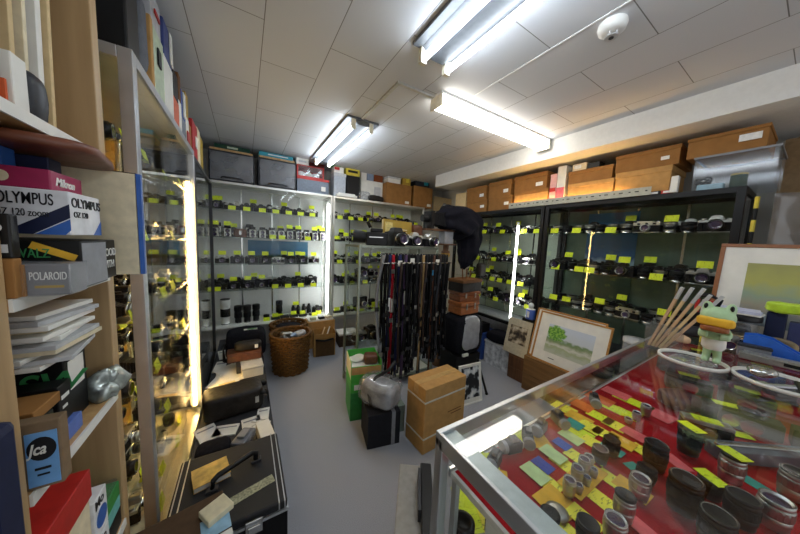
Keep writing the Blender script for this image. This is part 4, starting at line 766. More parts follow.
b2 = basket('second wicker basket, half hidden behind the basket of lenses', .42, 3.13, .16, .19, .36, 14); tag(MB().lump(.27, .24, .12, .55, .012, 10, seed=4).build('black_bag', CLOTHBK, None, (.42, 3.13, .225)), 'black bag in the basket behind the basket of lenses', 'bag')
t = thing('paper_bag', 'tan paper bag with a dark inset on the floor right of the basket', 'bag', (.78, 2.93, 0), R(-8)); PB = K('bag paper', '#a9824c', .7, var=.12, bump=.2)
MB().box(-.12, .12, -.075, -.071, 0, .26).box(-.12, .12, .071, .075, 0, .28).box(-.12, -.116, -.071, .071, 0, .28).box(.116, .12, -.071, .071, 0, .28).box(-.116, .116, -.071, .071, 0, .004).build('bag', PB, t); MB().box(-.098, .11, -.079, -.0755, .0, .19).build('mesh_pocket', K('dark mesh', '#5a452c', .8), t); MB().tube([(-.10, -.08, .2), (0, -.085, .185), (.10, -.08, .2)], .011, 0).build('handle', BLACK, t)
for i, m in enumerate((CARDLT, PAPER)): tag(MB().tube([(-.01, 0, .005), (0, .0, .2), (.04, .01, .31)], .008, 0).build('wooden_stick', m, None, (.75+.06*i, 2.93, .005)), ('left', 'right')[i]+' stick standing in the tan paper bag', 'stick')
o = carton('open_carton', 'open cardboard tray with small packets behind the tan paper bag', 'box', (.80, 3.215, 0), (.33, .20, .33), CARD, lid=None); MB().box(-.15, .15, -.08, .08, .3305, .345).build('packing', PAPER, o)
for i, (x, m, lb_) in enumerate(((-.09, PALEGREEN, 'green packet on the open cardboard tray'), (.01, BLACK, 'black packet on the open cardboard tray'), (.1, CREAM, 'cream packet on the open cardboard tray'))): tag(MB().box(-.035, .035, -.03, .03, 0, .03).build('packet', m, None, (.80+x, 3.18, .3456), R(10*i), bevel=.003), lb_, 'packet')
o = carton('flat_carton', 'dark flat carton with a pale top, floor right of the tan paper bag', 'box', (1.12, 3.10, 0), (.24, .2, .17), K('umber carton', '#3d2f25', .6), R(-5), lid=PAPER, lidh=.15)
# ------------------------------------------------------------------ green box, bag, black box, big carton
o = carton('green_carton', 'green carton on the floor under the open green and white box', 'box', (.79, 1.79, 0), (.23, .25, .22), GREEN, R(-12))
t = thing('green_box', 'open green and white box holding a brown leather pouch', 'box', (.79, 1.79, .2208), R(-12)); GB = K('bright green', '#43a83c', .5)
MB().box(-.115, .115, -.125, -.121, 0, .20).box(-.115, .115, .121, .125, 0, .23).box(-.115, -.111, -.121, .121, 0, .23).box(.111, .115, -.121, .121, 0, .23).box(-.111, .111, -.121, .121, 0, .004).build('tray', GB, t); MB().box(-.1155, -.1151, -.12, .12, .1, .23).box(-.09, -.03, -.1258, -.1251, .02, .06).build('white_print', PAPER, t); MB().box(-.112, .112, -.1258, -.1251, .14, .195).build('tan_band', CARD, t); MB().box(-.11, .11, -.12, .12, .14, .172).build('packing', PAPER, t)
tag(MB().lump(.11, .09, .075, .45, .003, 14).build('leather_pouch', BRLEATHER, None, (.835, 1.755, .3942), R(-20)), 'brown leather pouch lying in the open green box', 'pouch')
tag(MB().lump(.14, .11, .02, .6, .006, 16, seed=2).build('instruction_sheet', PAPER, None, (.765, 1.85, .3942), R(20)), 'crumpled white sheet in the open green box', 'paper')
carton('black_carton', 'black carton with a grey stripe, under the plastic wrapped bag', 'box', (.79, 1.475, 0), (.22, .22, .23), K('carton black', '#202126', .6), R(-12), tape=None); o = bpy.data.objects['black_carton']; MB().box(.05, .075, -.1112, .1112, 0, .2312).build('grey_stripe', GREY, o)
t = thing('wrapped_bag', 'grey bag wrapped in clear plastic on the black carton', 'bag', (.79, 1.49, .2316), (0, 0, R(-62)))
MB().lump(.26, .17, .16, .45, .008, 10, seed=4).build('bag', K('pale grey nylon', '#a9abae', .6, var=.4, scale=14), t); MB().lump(.285, .20, .185, .5, .014, 18, seed=6).build('plastic_wrap', BAGPL, t); MB().ribbon([(.0, -.10, .02), (-.05, -.075, .12), (-.03, -.02, .178), (.03, .05, .22), (.06, .09, .28)], .022, .003, side=(1, .2, 0)).build('strap', BLACK, t)
carton('grey_carton', 'narrow grey green case between the black and the tall brown carton', 'box', (.945, 1.51, 0), (.055, .17, .20), K('grey green', '#6e7a70', .5), R(-8))
t = thing('cardboard_box', 'tall brown cardboard box bound with two plastic bands', 'box', (1.13, 1.29, 0), R(3)); MB().box(-.185, .185, -.095, .095, 0, .44).build('box', CARD, t, bevel=.004); MB().box(-.1852, .1852, -.022, .022, .4402, .441).box(-.1858, -.1852, -.022, .022, .375, .441).build('tape', K('parcel tape', '#c29c63', .35), t)
for z in (.10, .345): MB().box(-.1865, .1865, -.0965, .0965, z, z+.011).build('band', K('plastic band', '#cfcabb', .4), t)
for k in range(2): MB().box(.02+.03*k, .15, -.0962, -.0955, .22-.02*k, .226-.02*k).build('print_line', CARDDK, t)
t = thing('framed_photo', 'white framed black and white photo leaning on the floor behind the cardboard box', 'picture', (1.64, 1.415, 0), (R(-9), 0, R(-5)))
def frame(t, w, h, fw, fm, matm, pm, mw, md=.014, bottom=0.):
    MB().box(-w/2, w/2, 0, md, 0, fw).box(-w/2, w/2, 0, md, h-fw, h).box(-w/2, -w/2+fw, 0, md, fw, h-fw).box(w/2-fw, w/2, 0, md, fw, h-fw).build('frame', fm, t, bevel=.002)
    MB().box(-w/2+fw, w/2-fw, .006, .009, fw, h-fw).build('mount', matm, t); MB().box(-w/2+fw+mw, w/2-fw-mw, .0045, .0058, fw+mw+bottom, h-fw-mw).build('print', pm, t)
frame(t, .24, .335, .012, PAPER, PAPER, picmat('bw photo', 'bw'), .014, bottom=.022)
tag(MB().box(-.06, .06, 0, .012, 0, .26).build('green_board', GREEN, None, (1.765, 1.50, 0), (R(-12), 0, R(-5)), bevel=.002), 'green board standing behind the white framed photo', 'board')
tag(MB().cyl((0, 0, .012), (-.10, .05, .34), .011, .009, 0, 8).ball((0, 0, .012), .014).build('tripod_leg', BLACK, None, (1.865, 1.45, 0)), 'black tripod leg with a rubber foot right of the white framed photo', 'tripod')
# ------------------------------------------------------------------ strap display in the middle
t = thing('display_case', 'slim-framed glass display case in the middle of the shop, hung with straps', 'display case', (.80, 1.97, 0)); W_, D_, H_ = .84, .34, 1.31; f = MB(); FS = K('green grey alu', '#98a094', .35, .8)
for x in (0, W_-.018):
    for y in (0, D_-.018): f.box(x, x+.018, y, y+.018, 0, H_)
for y in (0, D_-.018):
    for z in (.06, H_-.02): f.box(.018, W_-.018, y, y+.018, z, z+.02)
for x in (0, W_-.018):
    for z in (.06, H_-.02): f.box(x, x+.018, .018, D_-.018, z, z+.02)
f.build('frame', FS, t, bevel=.001)
for a in ((.018, W_-.018, .006, .01), (.018, W_-.018, D_-.012, D_-.008)): MB().box(*a, .08, H_-.02).build('glass_pane', GL, t)
for x in (.006, W_-.01): MB().box(x, x+.004, .018, D_-.018, .08, H_-.02).build('glass_pane', GL, t)
MB().box(.018, W_-.018, .018, D_-.018, H_-.008, H_-.002).build('top_pane', GL, t); MB().box(.018, W_-.018, .018, D_-.018, .06, .075).build('base_panel', PAPER, t)
for z in (.42, .74, 1.02): MB().box(.012, W_-.012, .02, D_-.02, z-.006, z).build('shelf', GLSH, t)
RAILS = ((-.035, 1.24), (-.08, 1.24), (-.125, 1.17))
for ry, rzz in RAILS: MB().cyl((.16, ry, rzz), (W_+.06, ry, rzz), .005, m=0, seg=8).box(.163, .168, ry, -.0005, rzz-.004, rzz+.004).box(W_-.012, W_-.007, ry, -.0005, rzz-.004, rzz+.004).build('strap_rail', CHROME, t)
CASES['mid'] = (t, Matrix.Translation((.80, 1.97, 0)), 0., [1.02, .74, .42, .075], W_, D_); CNAME['mid'] = 'strap display case'
row('mid', 0, [(.08, 's.'), (.2, 'r.')], .18, 1.0); row('mid', 1, [(.09, 'f.'), (.2, 'ly')], .2, 1.0); row('mid', 2, [(.1, 'c.'), (.22, 'm.')], .2, 1.0)
SCOL = dict(k=K('black strap', '#141416', .7, bump=.1), g=K('grey strap', '#77787a', .6), r=K('red strap', '#a01826', .6), n=K('navy strap', '#232a52', .6), b=K('brown strap', '#5a3522', .55), p=K('plum strap', '#4a3a56', .6), w=K('tan strap', '#a98a5e', .6), d=K('dark brown strap', '#31221b', .55), c=K('charcoal strap', '#2c2d31', .6))
SNAME = dict(k='black', g='grey', r='red', n='navy blue', b='brown', p='plum purple', w='tan', d='dark brown', c='charcoal')
def strap(x, y, top, bot, w, code, sway, lb_, tagm=None, tagz=None, mark=None):
    t = thing('camera_strap', lb_, 'strap', (x, y, 0), 0, 'straps on the display case'); n = 14; m = SCOL[code]
    for s in (-1, 1):
        pts = [(s*.004*math.sin(PI*i/n)+sway*math.sin(PI*i/n*1.3)+.003*math.sin(i*.9+x*40), s*(.0085-.005*i/n), top-(top-bot)*i/n) for i in range(n+1)]
        MB().ribbon(pts, w, .0025, 0, side=lambda q: (math.cos(.35*math.sin(q*5+x*30)), .5*math.sin(.35*math.sin(q*5+x*30)), 0)).build('band', m, t)
    MB().ribbon([(0, -.0085, top), (0, -.006, top+.0085), (0, .006, top+.0085), (0, .0085, top)], w*.8, .002, 0, side=(1, 0, 0)).build('top_loop', BLACK, t)
    for zb_ in (random.uniform(.55, 1.1), random.uniform(bot+.05, .8)): k_ = int((top-zb_)/(top-bot)*n); px_ = sway*math.sin(PI*k_/n*1.3)+.003*math.sin(k_*.9+x*40); MB().box(px_-w*.7, px_+w*.7, -.0125, -.0105, zb_-.018, zb_+.018).build('buckle', random.choice((BLACK, BLACK, DKGREY, SATIN)), t)
    MB().box(-.016+sway*.8*0, .016, -.006, .006, bot-.03, bot).build('clip', DKGREY, t, bevel=.002)
    if tagm: MB().box(-.022, .022, -.012, -.0105, tagz, tagz+.05).build('hang_tag', tagm, t)
    if mark: MB().box(-.012, .012, -.013, -.0105, mark, mark+.12).build('white_mark', PAPER, t)
random.seed(21)
FRONTROW = 'g k n r k n k p k k k c k w k k k b k d k k k'.split(); i = 0
for i, c in enumerate(FRONTROW):
    x = .985+.70*i/22; tg = {5: (PAPER, 1.14), 9: (PAPER, 1.16), 16: (K('cyan tag', '#3aa0d8', .5), 1.05), 18: (PAPER, 1.15)}.get(i)
    tgs = ' with a bright blue tag' if i == 16 else ' with a white tag' if tg else ''
    strap(x, 1.89, 1.2395, random.uniform(.1, .45) if c != 'r' else .18, .028 if c in 'rnp' else random.choice((.018, .022, .026)), c, random.uniform(-.008, .008) if i else -.05, f'{SNAME[c]} strap{tgs}, {ORD[i]} from left in the front row of straps', tg and tg[0], tg and tg[1], {2: .75, 3: .74, 7: .8}.get(i))
for i in range(20):
    c = random.choice('kkkkdckkk'); strap(1.0+.69*i/19, 1.935, 1.2395, random.uniform(.06, .3), random.choice((.024, .028, .03)), c, random.uniform(-.006, .006), f'{SNAME[c]} strap, {ORD[i]} from left in the back row of straps')
for i in range(13):
    c = random.choice('kkdkc'); strap(1.03+.64*i/12, 1.845, 1.1695, random.uniform(.15, .6), .018, c, random.uniform(-.02, .02), f'{SNAME[c]} strap hung low, {ORD[i]} from the left in the outermost row')
# things on the display case
CT = 1.3105
t = thing('movie_camera', 'black camera with a bulky lens at the left end of the display case top', 'camera', (0.985, 2.10, CT), R(-20)); t.scale = (1.35,)*3; MB().box(-.05, .09, -.045, .045, 0, .085).box(-.02, .06, -.03, .03, .085, .11).build('body', BLACK, t, bevel=.006); MB().cyl((-.05, 0, .05), (-.13, 0, .055), .038, .042, 0, 18).build('lens', BLACK, t); MB().cyl((-.1305, 0, .055), (-.134, 0, .055), .034, m=0, seg=18).build('front_glass', LENSGL, t); MB().tube([(-.02, 0, .115), (-.04, 0, .15), (-.03, 0, .165), (.0, 0, .17)], .012, 0, 8).build('viewfinder', BLACK, t); MB().box(-.03, .06, -.0475, -.0455, .05, .056).build('silver_line', CHROME, t)
q = inst('m'); q.location = (1.19, 2.04, CT); q.scale = (1.35,)*3; q.rotation_euler = (0, 0, 0); tag(q, 'boxy black camera in front of the gold book on the display case', 'camera')
q = inst('c'); q.location = (1.375, 2.03, CT); q.scale = (1.35,)*3; q.rotation_euler = (0, 0, R(-8)); tag(q, 'silver-topped reflex camera left of centre on the display case', 'camera')
q = inst('c'); q.location = (1.56, 2.03, CT); q.scale = (1.35,)*3; q.rotation_euler = (0, 0, R(10)); tag(q, 'silver-topped reflex camera before the brown case on the display case', 'camera')
t = thing('gold_book', 'gold covered book standing behind the cameras on the display case', 'book', (1.285, 2.18, CT+.006), (R(-8), R(3), R(-4))); t.scale = (1.15,)*3; MB().box(-.135, .135, .0015, .028, 0.003, .21).build('pages', CREAM, t); GO = K('gold cover', '#a58a35', .35, .3, .12, 12); MB().box(-.137, .137, -.001, .001, 0, .213).box(-.137, .137, .0285, .0305, 0, .213).build('cover', GO, t); MB().box(-.12, -.05, -.0022, -.0012, .02, .19).build('ornament', K('pale gold', '#c9b872', .4, var=.3, scale=60), t)
for k in range(2): MB().box(-.02, .09, -.0022, -.0012, .135-.02*k, .141-.02*k).build('print_line', CREAM, t)
q = MB().lump(.12, .09, .22, .35, .003, 12, seed=3).build('leather_case', BRLEATHER, None, (1.515, 2.2, CT)); tag(q, 'upright brown leather camera case at the right end of the display case', 'leather case')
# studio camera under its dark cloth
t = thing('studio_stand', 'dark turned wooden stand with a brass collar right of the straps', 'stand', (1.86, 2.12, 0)); MB().lathe([(.085, 0), (.085, .02), (.05, .05), (.03, .09), (.03, .5), (.04, .53), (.03, .56), (.03, 1.2), (.045, 1.23), (.045, 1.27), (.03, 1.28), (.03, 1.335), (.11, 1.34), (.11, 1.352), (0, 1.352)], 0, 18).build('post', WOODD, t); MB().lathe([(.046, 1.215), (.05, 1.225), (.05, 1.24), (.046, 1.25)], 0, 18).build('collar', K('brass', '#a8843c', .3, 1.), t)
t = thing('studio_camera', 'black bellows studio camera pointing left, half under the dark cloth', 'camera', (1.87, 2.14, 1.3525)); MB().box(-.06, .06, -.05, .05, 0, .13).build('mount_block', GREY, t, bevel=.004); MB().box(-.30, .16, -.035, .035, .1305, .15).build('rail', WOODD, t); MB().box(.02, .14, -.1, .1, .1505, .34).build('rear_box', BLACK, t, bevel=.004); b = MB()
for k in range(10): s = .085-.003*k; b.box(.018-.024*(k+1)+.001, .018-.024*k, -s, s, .25-s+.006*(k % 2), .25+s-.006*(k % 2))
b.build('bellows', LEATHERETTE, t); MB().box(-.26, -.225, -.07, .07, .1505, .325).build('front_board', BLACK, t); MB().cyl((-.2605, 0, .25), (-.33, 0, .25), .04, .035, 0, 18).build('lens', BLACK, t)
cl = MB(); sp = [((-.12, 0, .27), .05), ((-.05, 0, .275), .115), ((.05, .0, .27), .15), ((.17, 0, .255), .165), ((.30, 0, .20), .165), ((.36, .0, .08), .14), ((.35, .0, -.07), .11), ((.31, 0, -.2), .075), ((.28, 0, -.28), .03)]
n = 48; sg = 40; vs, fs = [], []
for i in range(n+1):
    u = i/n*(len(sp)-1); k = min(int(u), len(sp)-2); w = u-k; w = w*w*(3-2*w); p = Vector(sp[k][0]).lerp(Vector(sp[k+1][0]), u-k); r = sp[k][1]*(1-w)+sp[k+1][1]*w
    d = (Vector(sp[k+1][0])-Vector(sp[k][0])).normalized()
    if k < len(sp)-2 and u-k > .5: d = d.lerp((Vector(sp[k+2][0])-Vector(sp[k+1][0])).normalized(), (u-k-.5)*.6).normalized()
    if k > 0 and u-k < .5: d = d.lerp((Vector(sp[k][0])-Vector(sp[k-1][0])).normalized(), (.5-u+k)*.6).normalized()
    e = Vector((0, 1, 0)); g = d.cross(e)
    for j in range(sg):
        a = 2*PI*j/sg; q = r*(1+.09*math.sin(5*a+i*.12)+.05*math.sin(9*a+1+i*.2)+.25*noise.noise(Vector((math.cos(a)*2, math.sin(a)*2, i*.12)))); vs.append(p+e*q*1.05*math.cos(a)+g*q*math.sin(a))
for i in range(n):
    for j in range(sg): fs.append((i*sg+j, i*sg+(j+1) % sg, (i+1)*sg+(j+1) % sg, (i+1)*sg+j))
fs += [tuple(range(sg))[::-1], tuple(range(n*sg, n*sg+sg))]
tag(MB().add(vs, fs, 0, True).build('dark_cloth', CLOTHNV, None, (1.87, 2.14, 1.3525+.0)), 'indigo black focusing cloth draped over the bellows studio camera', 'cloth')
q = thing('hanging_camera_bag', 'small dark bag hanging from a strap below the dark cloth', 'bag', (2.30, 2.0, 1.0)); MB().lump(.10, .08, .15, .4, .004, 14).build('body', DKLEATHER, q); MB().ribbon([(-.05, 0, .12), (-.03, 0, .22), (-.08, -.02, .3), (.02, 0, .22), (.05, 0, .12)], .012, .002, side=(0, 1, 0)).build('strap', BLACK, q)
# the stack right of the stand
carton('black_carton', 'black carton at the foot of the stack of leather cases', 'box', (1.93, 1.88, 0), (.30, .28, .25), BLACK, R(-6))
t = thing('duffel_bag', 'black bag with a silver cloth over its front, under the leather cases', 'bag', (1.92, 1.86, .2506)); MB().lump(.36, .28, .40, .4, .01, 7, seed=3).build('body', CLOTHBK, t); MB().lump(.24, .06, .34, .55, .012, 10, seed=5, M=Matrix.Translation((0, -.125, .055)) @ Matrix.Rotation(R(-3), 4, 'X')).build('silver_cloth', SILVERCL, t); MB().box(-.11, -.04, -.15, -.13, -.0+.005, .03).build('white_trim', PAPER, t)
z = .657
for i, (lb_, w, h, m) in enumerate((('tan leather case with buckles, lower of two on the black bag', .27, .13, TANLEATHER), ('tan leather case, upper of two under the dark box', .26, .10, K('amber leather', '#7d4626', .4, var=.25, scale=30, bump=.2)))):
    t = thing('leather_case', lb_, 'leather case', (1.92, 1.86, z), R(4-8*i)); MB().box(-w/2, w/2, -.09, .09, 0, h*.62).build('body', m, t, bevel=.012); MB().box(-w/2-.004, w/2+.004, -.094, .094, h*.62+.0005, h).build('lid', m, t, bevel=.012)
    for x in (-.06, .06): MB().box(x-.009, x+.009, -.0985, -.0945, h*.4, h*.86).build('buckle', SATIN, t)
    z += h+.0008
carton('dark_box', 'dark brown box on top of the tan leather cases', 'box', (1.92, 1.86, z), (.29, .19, .12), DKLEATHER, R(5), lid=CARDDK, lidh=.25)
for i in range(3): tag(MB().cyl((0, 0, 0), (.012*(i-1), 0, .10), .006, m=0, seg=8).build('thin_rod', CARDDK, None, (1.88+.05*i, 1.86, z+.1206)), f'thin rod standing on the dark brown box, {ORD[i]} from the left', 'rod', 'rods on the dark brown box')
# ------------------------------------------------------------------ bins, drawers and pictures before the black showcases
carton('blue_bin', 'blue lidded bin on the floor below the far black showcase', 'bin', (2.50, 2.04, 0), (.24, .15, .33), K('bin blue', '#2f4f9c', .45), lid=K('bin lid', '#27417f', .45), lidh=.1)
carton('black_carton', 'black carton on the blue bin under the far black showcase edge', 'box', (2.425, 2.04, .3306), (.14, .14, .10), BLACK)
t = thing('hard_case', 'dark case standing upright beside the tan leather cases', 'case', (2.27, 2.13, 0), R(-60)); MB().box(-.09, .09, -.06, .06, 0, .80).build('shell', DKLEATHER, t, bevel=.01); MB().box(-.03, .03, -.066, -.061, .62, .66).build('latch', SATIN, t)
t = thing('storage_bin', 'clear bin with a grey lid on the floor, right of the blue bin', 'bin', (2.38, 1.60, 0)); MB().box(0, .004, 0, .33, 0, .25).box(.236, .24, 0, .33, 0, .25).box(.004, .236, 0, .004, 0, .25).box(.004, .236, .326, .33, 0, .25).box(.004, .236, .004, .326, 0, .004).build('tub', glass('frosted bin', (.6, .65, .72), .1, .2, haze=.5), t); MB().box(-.006, .246, -.006, .336, .2505, .27).build('lid', LGREY, t, bevel=.003); MB().box(.02, .22, .02, .31, .0045, .17).build('contents', GREY, t)
tag(MB().lump(.20, .30, .12, .5, .014, 10, seed=12).build('black_bag', CLOTHBK, None, (2.485-.02, 1.78, .2706)), 'black bag lying on the clear bin below the far black showcase', 'bag')
def chest(lb_, x, y0, y1, z, m, d=.24):
    t = thing('drawer_chest', lb_, 'chest', (x, (y0+y1)/2, 0)); w = y1-y0; MB().box(0.008, d, -w/2, w/2, 0, z).build('body', m, t, bevel=.003)
    for k in range(2): MB().box(0, .0075, -w/2+.012, w/2-.012, .015+k*(z-.02)/2, (k+1)*(z-.02)/2+.005).build('drawer', m, t, bevel=.002)
    return t
chest('dark brown wooden chest under the sepia photograph', 2.33, 1.39, 1.585, .255, WOODD)
chest('honey brown wooden chest under the leaning watercolours', 2.26, .73, 1.375, .33, WOODB, .32)
t = thing('sepia_photo', 'mounted sepia photograph leaning left of the watercolours', 'picture', (2.345, 1.535, .2556), (R(-12), 0, R(-90))); w, h = .26, .36; MB().box(-w/2, w/2, 0, .006, 0, h).build('mount', K('sepia mount', '#c9bda2', .6), t); MB().box(-.095, .095, -.0012, -.0004, .11, .29).build('print', picmat('sepia print', 'sepia'), t)
t = thing('picture_frame', 'oak-framed watercolour of a path and green trees, front of the leaning pair', 'picture', (2.285, 1.045, .3306), (R(-15), 0, R(-90))); frame(t, .56, .45, .014, WOODO, PAPER, picmat('watercolour', 'water'), .085); MB().box(-.13, -.08, .0045, .0058, .05, .056).build('caption', DKGREY, t)
t = thing('picture_frame', 'oak-framed picture mostly hidden behind the watercolour of a path', 'picture', (2.315, 1.095, .3306), (R(-15), 0, R(-90))); frame(t, .56, .465, .014, WOODO, PAPER, K('pale print', '#cfd2cc', .6), .085)
carton('dark_carton', 'upright black carton carrying the blue and white can', 'box', (2.455, 1.47, .2556), (.07, .11, .379), BLACK)
t = thing('cleaner_can', 'blue and white can with a clear knob behind the sepia photograph', 'can', (2.455, 1.462, .6356)); MB().lathe([(.042, 0), (.042, .10), (.03, .105), (0, .105)], 0, 18, None, [0, 1, 1]).build('body', [K('can blue', '#3556a6', .4), PAPER], t); MB().ball((0, 0, .135), (.026, .026, .03)).build('knob', K('pale knob', '#cfd3d4', .25), t); MB().box(-.044, -.041, -.012, .012, .02, .08).build('label', PAPER, t)
tag(MB().lump(.16, .14, .05, .6, .012, 12, seed=3).build('black_cloth', CLOTHBK, None, (2.20, .73, .455)), 'black cloth bundle at the lower right of the watercolour', 'cloth'); carton('dark_carton', 'dark carton under the black cloth bundle beside the counter', 'box', (2.16, .70, 0), (.17, .2, .454), CARDDK)
t = thing('paint_can', 'grey round tin with a pale lid behind the watercolour', 'tin', (2.40, .63, .0)); MB().lathe([(.07, 0), (.07, .70), (0, .70)], 0, 18).build('body', GREY, t); MB().lathe([(.074, .7005), (.074, .73), (0, .73)], 0, 18).build('lid', LGREY, t)
# ------------------------------------------------------------------ the glass counter
CX0, CX1, CY0, CY1, CH = .347, 2.10, -.30, .391, .95
TZ = .868
t = thing('glass_counter', 'silver-framed glass counter with a red felt tray, lower right', 'counter', (CX0, CY0, 0)); W_, D_ = CX1-CX0, CY1-CY0; f = MB()
for x in (0, W_-.022):
    for y in (0, D_-.022): f.box(x, x+.022, y, y+.022, 0, CH-.012)
f.box(0, W_, D_-.012, D_, CH-.03, CH).box(0, W_, 0, .012, CH-.03, CH).box(0, .008, .012, D_-.012, CH-.034, CH).box(W_-.008, W_, .012, D_-.012, CH-.03, CH)
f.build('frame', STEEL, t, bevel=.0015)
MB().box(.0085, .046, .0125, D_-.0125, CH-.016, CH-.0075).build('end_ledge', K('pale aluminium', '#b4bcbc', .4, .3), t)
MB().box(.0085, W_-.0085, .0125, D_-.0125, CH-.007, CH-.0005).build('top_glass', GLTOP, t)
MB().box(.004, .009, .0225, D_-.0225, .36, CH-.035).build('end_glass', GL, t); MB().box(.0225, W_-.0225, D_-.008, D_-.003, .36, CH-.031).build('side_glass', GL, t)
MB().box(.0225, W_-.0225, .03, D_-.03, TZ-.014, TZ-.0008).build('tray', K('tray board', '#d8d6cf', .5), t); MB().box(.03, W_-.03, .034, D_-.034, TZ-.0007, TZ).build('felt', REDCLOTH, t); MB().box(.022, W_-.022, D_-.0298, D_-.024, TZ-.014, TZ+.006).build('tray_edge', CHROME, t)
MB().box(.0225, W_-.0225, .03, D_-.02, .652, .66).build('lower_shelf', GLSH, t); MB().box(.024, W_-.024, .024, D_-.024, .0, .355).build('cabinet', LGREY, t)
for x in (.05, W_-.07): MB().box(x, x+.012, D_-.0225, D_-.0085, .36, TZ-.015).build('upright', STEEL, t)
TZ += .0006
# price cards and slips on the felt : (px, py, w, h, angle, kind)
def card(px, py, w, h, ang, m, lb_, cat='price card', z=TZ, thick=.0008, nm='price_card', grp='cards on the red felt'):
    p = at(px, py, z=z); return tag(MB().box(-w/2, w/2, -h/2, h/2, 0, thick).build(nm, m, None, (p.x, p.y, z), R(ang)), lb_, cat, grp)
POS = lambda px: 'left' if px < 560 else 'middle' if px < 630 else 'right'
CARDS = [(546, 481, .056, .036, 88, NEONY), (564, 464, .05, .036, 88, NEONY), (584, 519, .05, .036, 88, NEONY), (600, 499, .05, .036, 88, NEONY), (612, 480, .05, .036, 88, NEONY), (564, 530, .045, .036, 88, NEONY), (564, 408, .06, .045, 92, NEONY), (600, 417, .06, .04, 90, NEON), (590, 427, .05, .045, 90, NEONY), (613, 408, .055, .045, 90, NEON), (627, 414, .055, .045, 90, NEON), (615, 425, .05, .045, 90, NEONY), (605, 434, .05, .04, 90, NEONY), (621, 441, .055, .045, 90, ORANGEC), (595, 444, .055, .04, 90, NEONY), (626, 399, .06, .045, 88, NEON), (640, 405, .06, .045, 88, NEON), (641, 450, .04, .035, 80, NEONY),
         (580, 433, .055, .045, 92, NEON), (579, 418, .06, .045, 92, ORANGEC), (578, 458, .05, .036, 88, NEONY), (632, 489, .055, .04, 88, ORANGEC), (520, 435, .05, .04, 70, NEON), (488, 462, .05, .04, 60, NEON), (556, 503, .06, .06, 88, ORANGEC), (583, 478, .12, .045, 0, ORANGEC), (495, 478, .05, .05, 40, ORANGEC), (538, 440, .05, .05, 60, ORANGEC)]
SLIPS = [(553, 454, .05, .036, 88, PGREENC, 'pale green'), (571, 437, .05, .036, 88, PGREENC, 'pale green'), (543, 465, .04, .03, 88, BLUEC, 'blue'), (562, 444, .035, .03, 88, BLUEC, 'blue'), (535, 473, .05, .036, 88, PGREENC, 'pale green'), (574, 424, .04, .04, 90, TEALC, 'teal'), (612, 449, .045, .03, 88, TEALC, 'teal'), (634, 434, .05, .04, 86, PINKC, 'pink'), (660, 415, .06, .06, 80, PINKC, 'pink'), (616, 393, .07, .05, 88, PINKC, 'pink'), (598, 398, .08, .05, 88, K('orange slip', '#d2622a', .6), 'orange'), (581, 405, .06, .05, 90, K('orange slip', '#d2622a', .6), 'orange'), (637, 470, .04, .03, 70, TEALC, 'teal'), (676, 462, .05, .03, 60, PINKC, 'pink'), (638, 525, .05, .03, 80, PINKC, 'pink'), (748, 480, .05, .03, 70, TEALC, 'teal'), (704, 440, .05, .03, 70, TEALC, 'teal'), (745, 500, .05, .03, 70, PINKC, 'pink')]
placed = []
def clear_of(p, w, h):
    k = 0
    for (q, r) in placed:
        if (Vector((p.x, p.y))-q).length < r+max(w, h)*.62: k += 1
    placed.append((Vector((p.x, p.y)), max(w, h)*.62)); return k
def slipcard(i, tot, px, py, w, h, ang, m, lb_, nm):
    p = at(px, py, z=TZ); k = clear_of(p, w, h); return card(px, py, w, h, ang, m, lb_, z=TZ+.0011*k, nm=nm)
order = sorted(range(len(CARDS)), key=lambda i: CARDS[i][0])
for n_, i in enumerate(order):
    px, py, w, h, a, m = CARDS[i]; slipcard(n_, len(CARDS), px, py, w, h, a, m, f'{"amber" if m is ORANGEC else "yellow"} price card flat on the red felt, {ORD[n_]} from the left of all', 'price_card')
for n_, i in enumerate(sorted(range(len(SLIPS)), key=lambda i: SLIPS[i][0])):
    px, py, w, h, a, m, nm_ = SLIPS[i]; slipcard(n_, len(SLIPS), px, py, w, h, a, m, f'{nm_} paper slip on the red felt, {ORD[n_]} from the left of the coloured slips', 'paper_slip')
LM = [BLACK, LEATHERETTE, CHROME, LENSGL, SATIN, PURPLE, DKGREY]
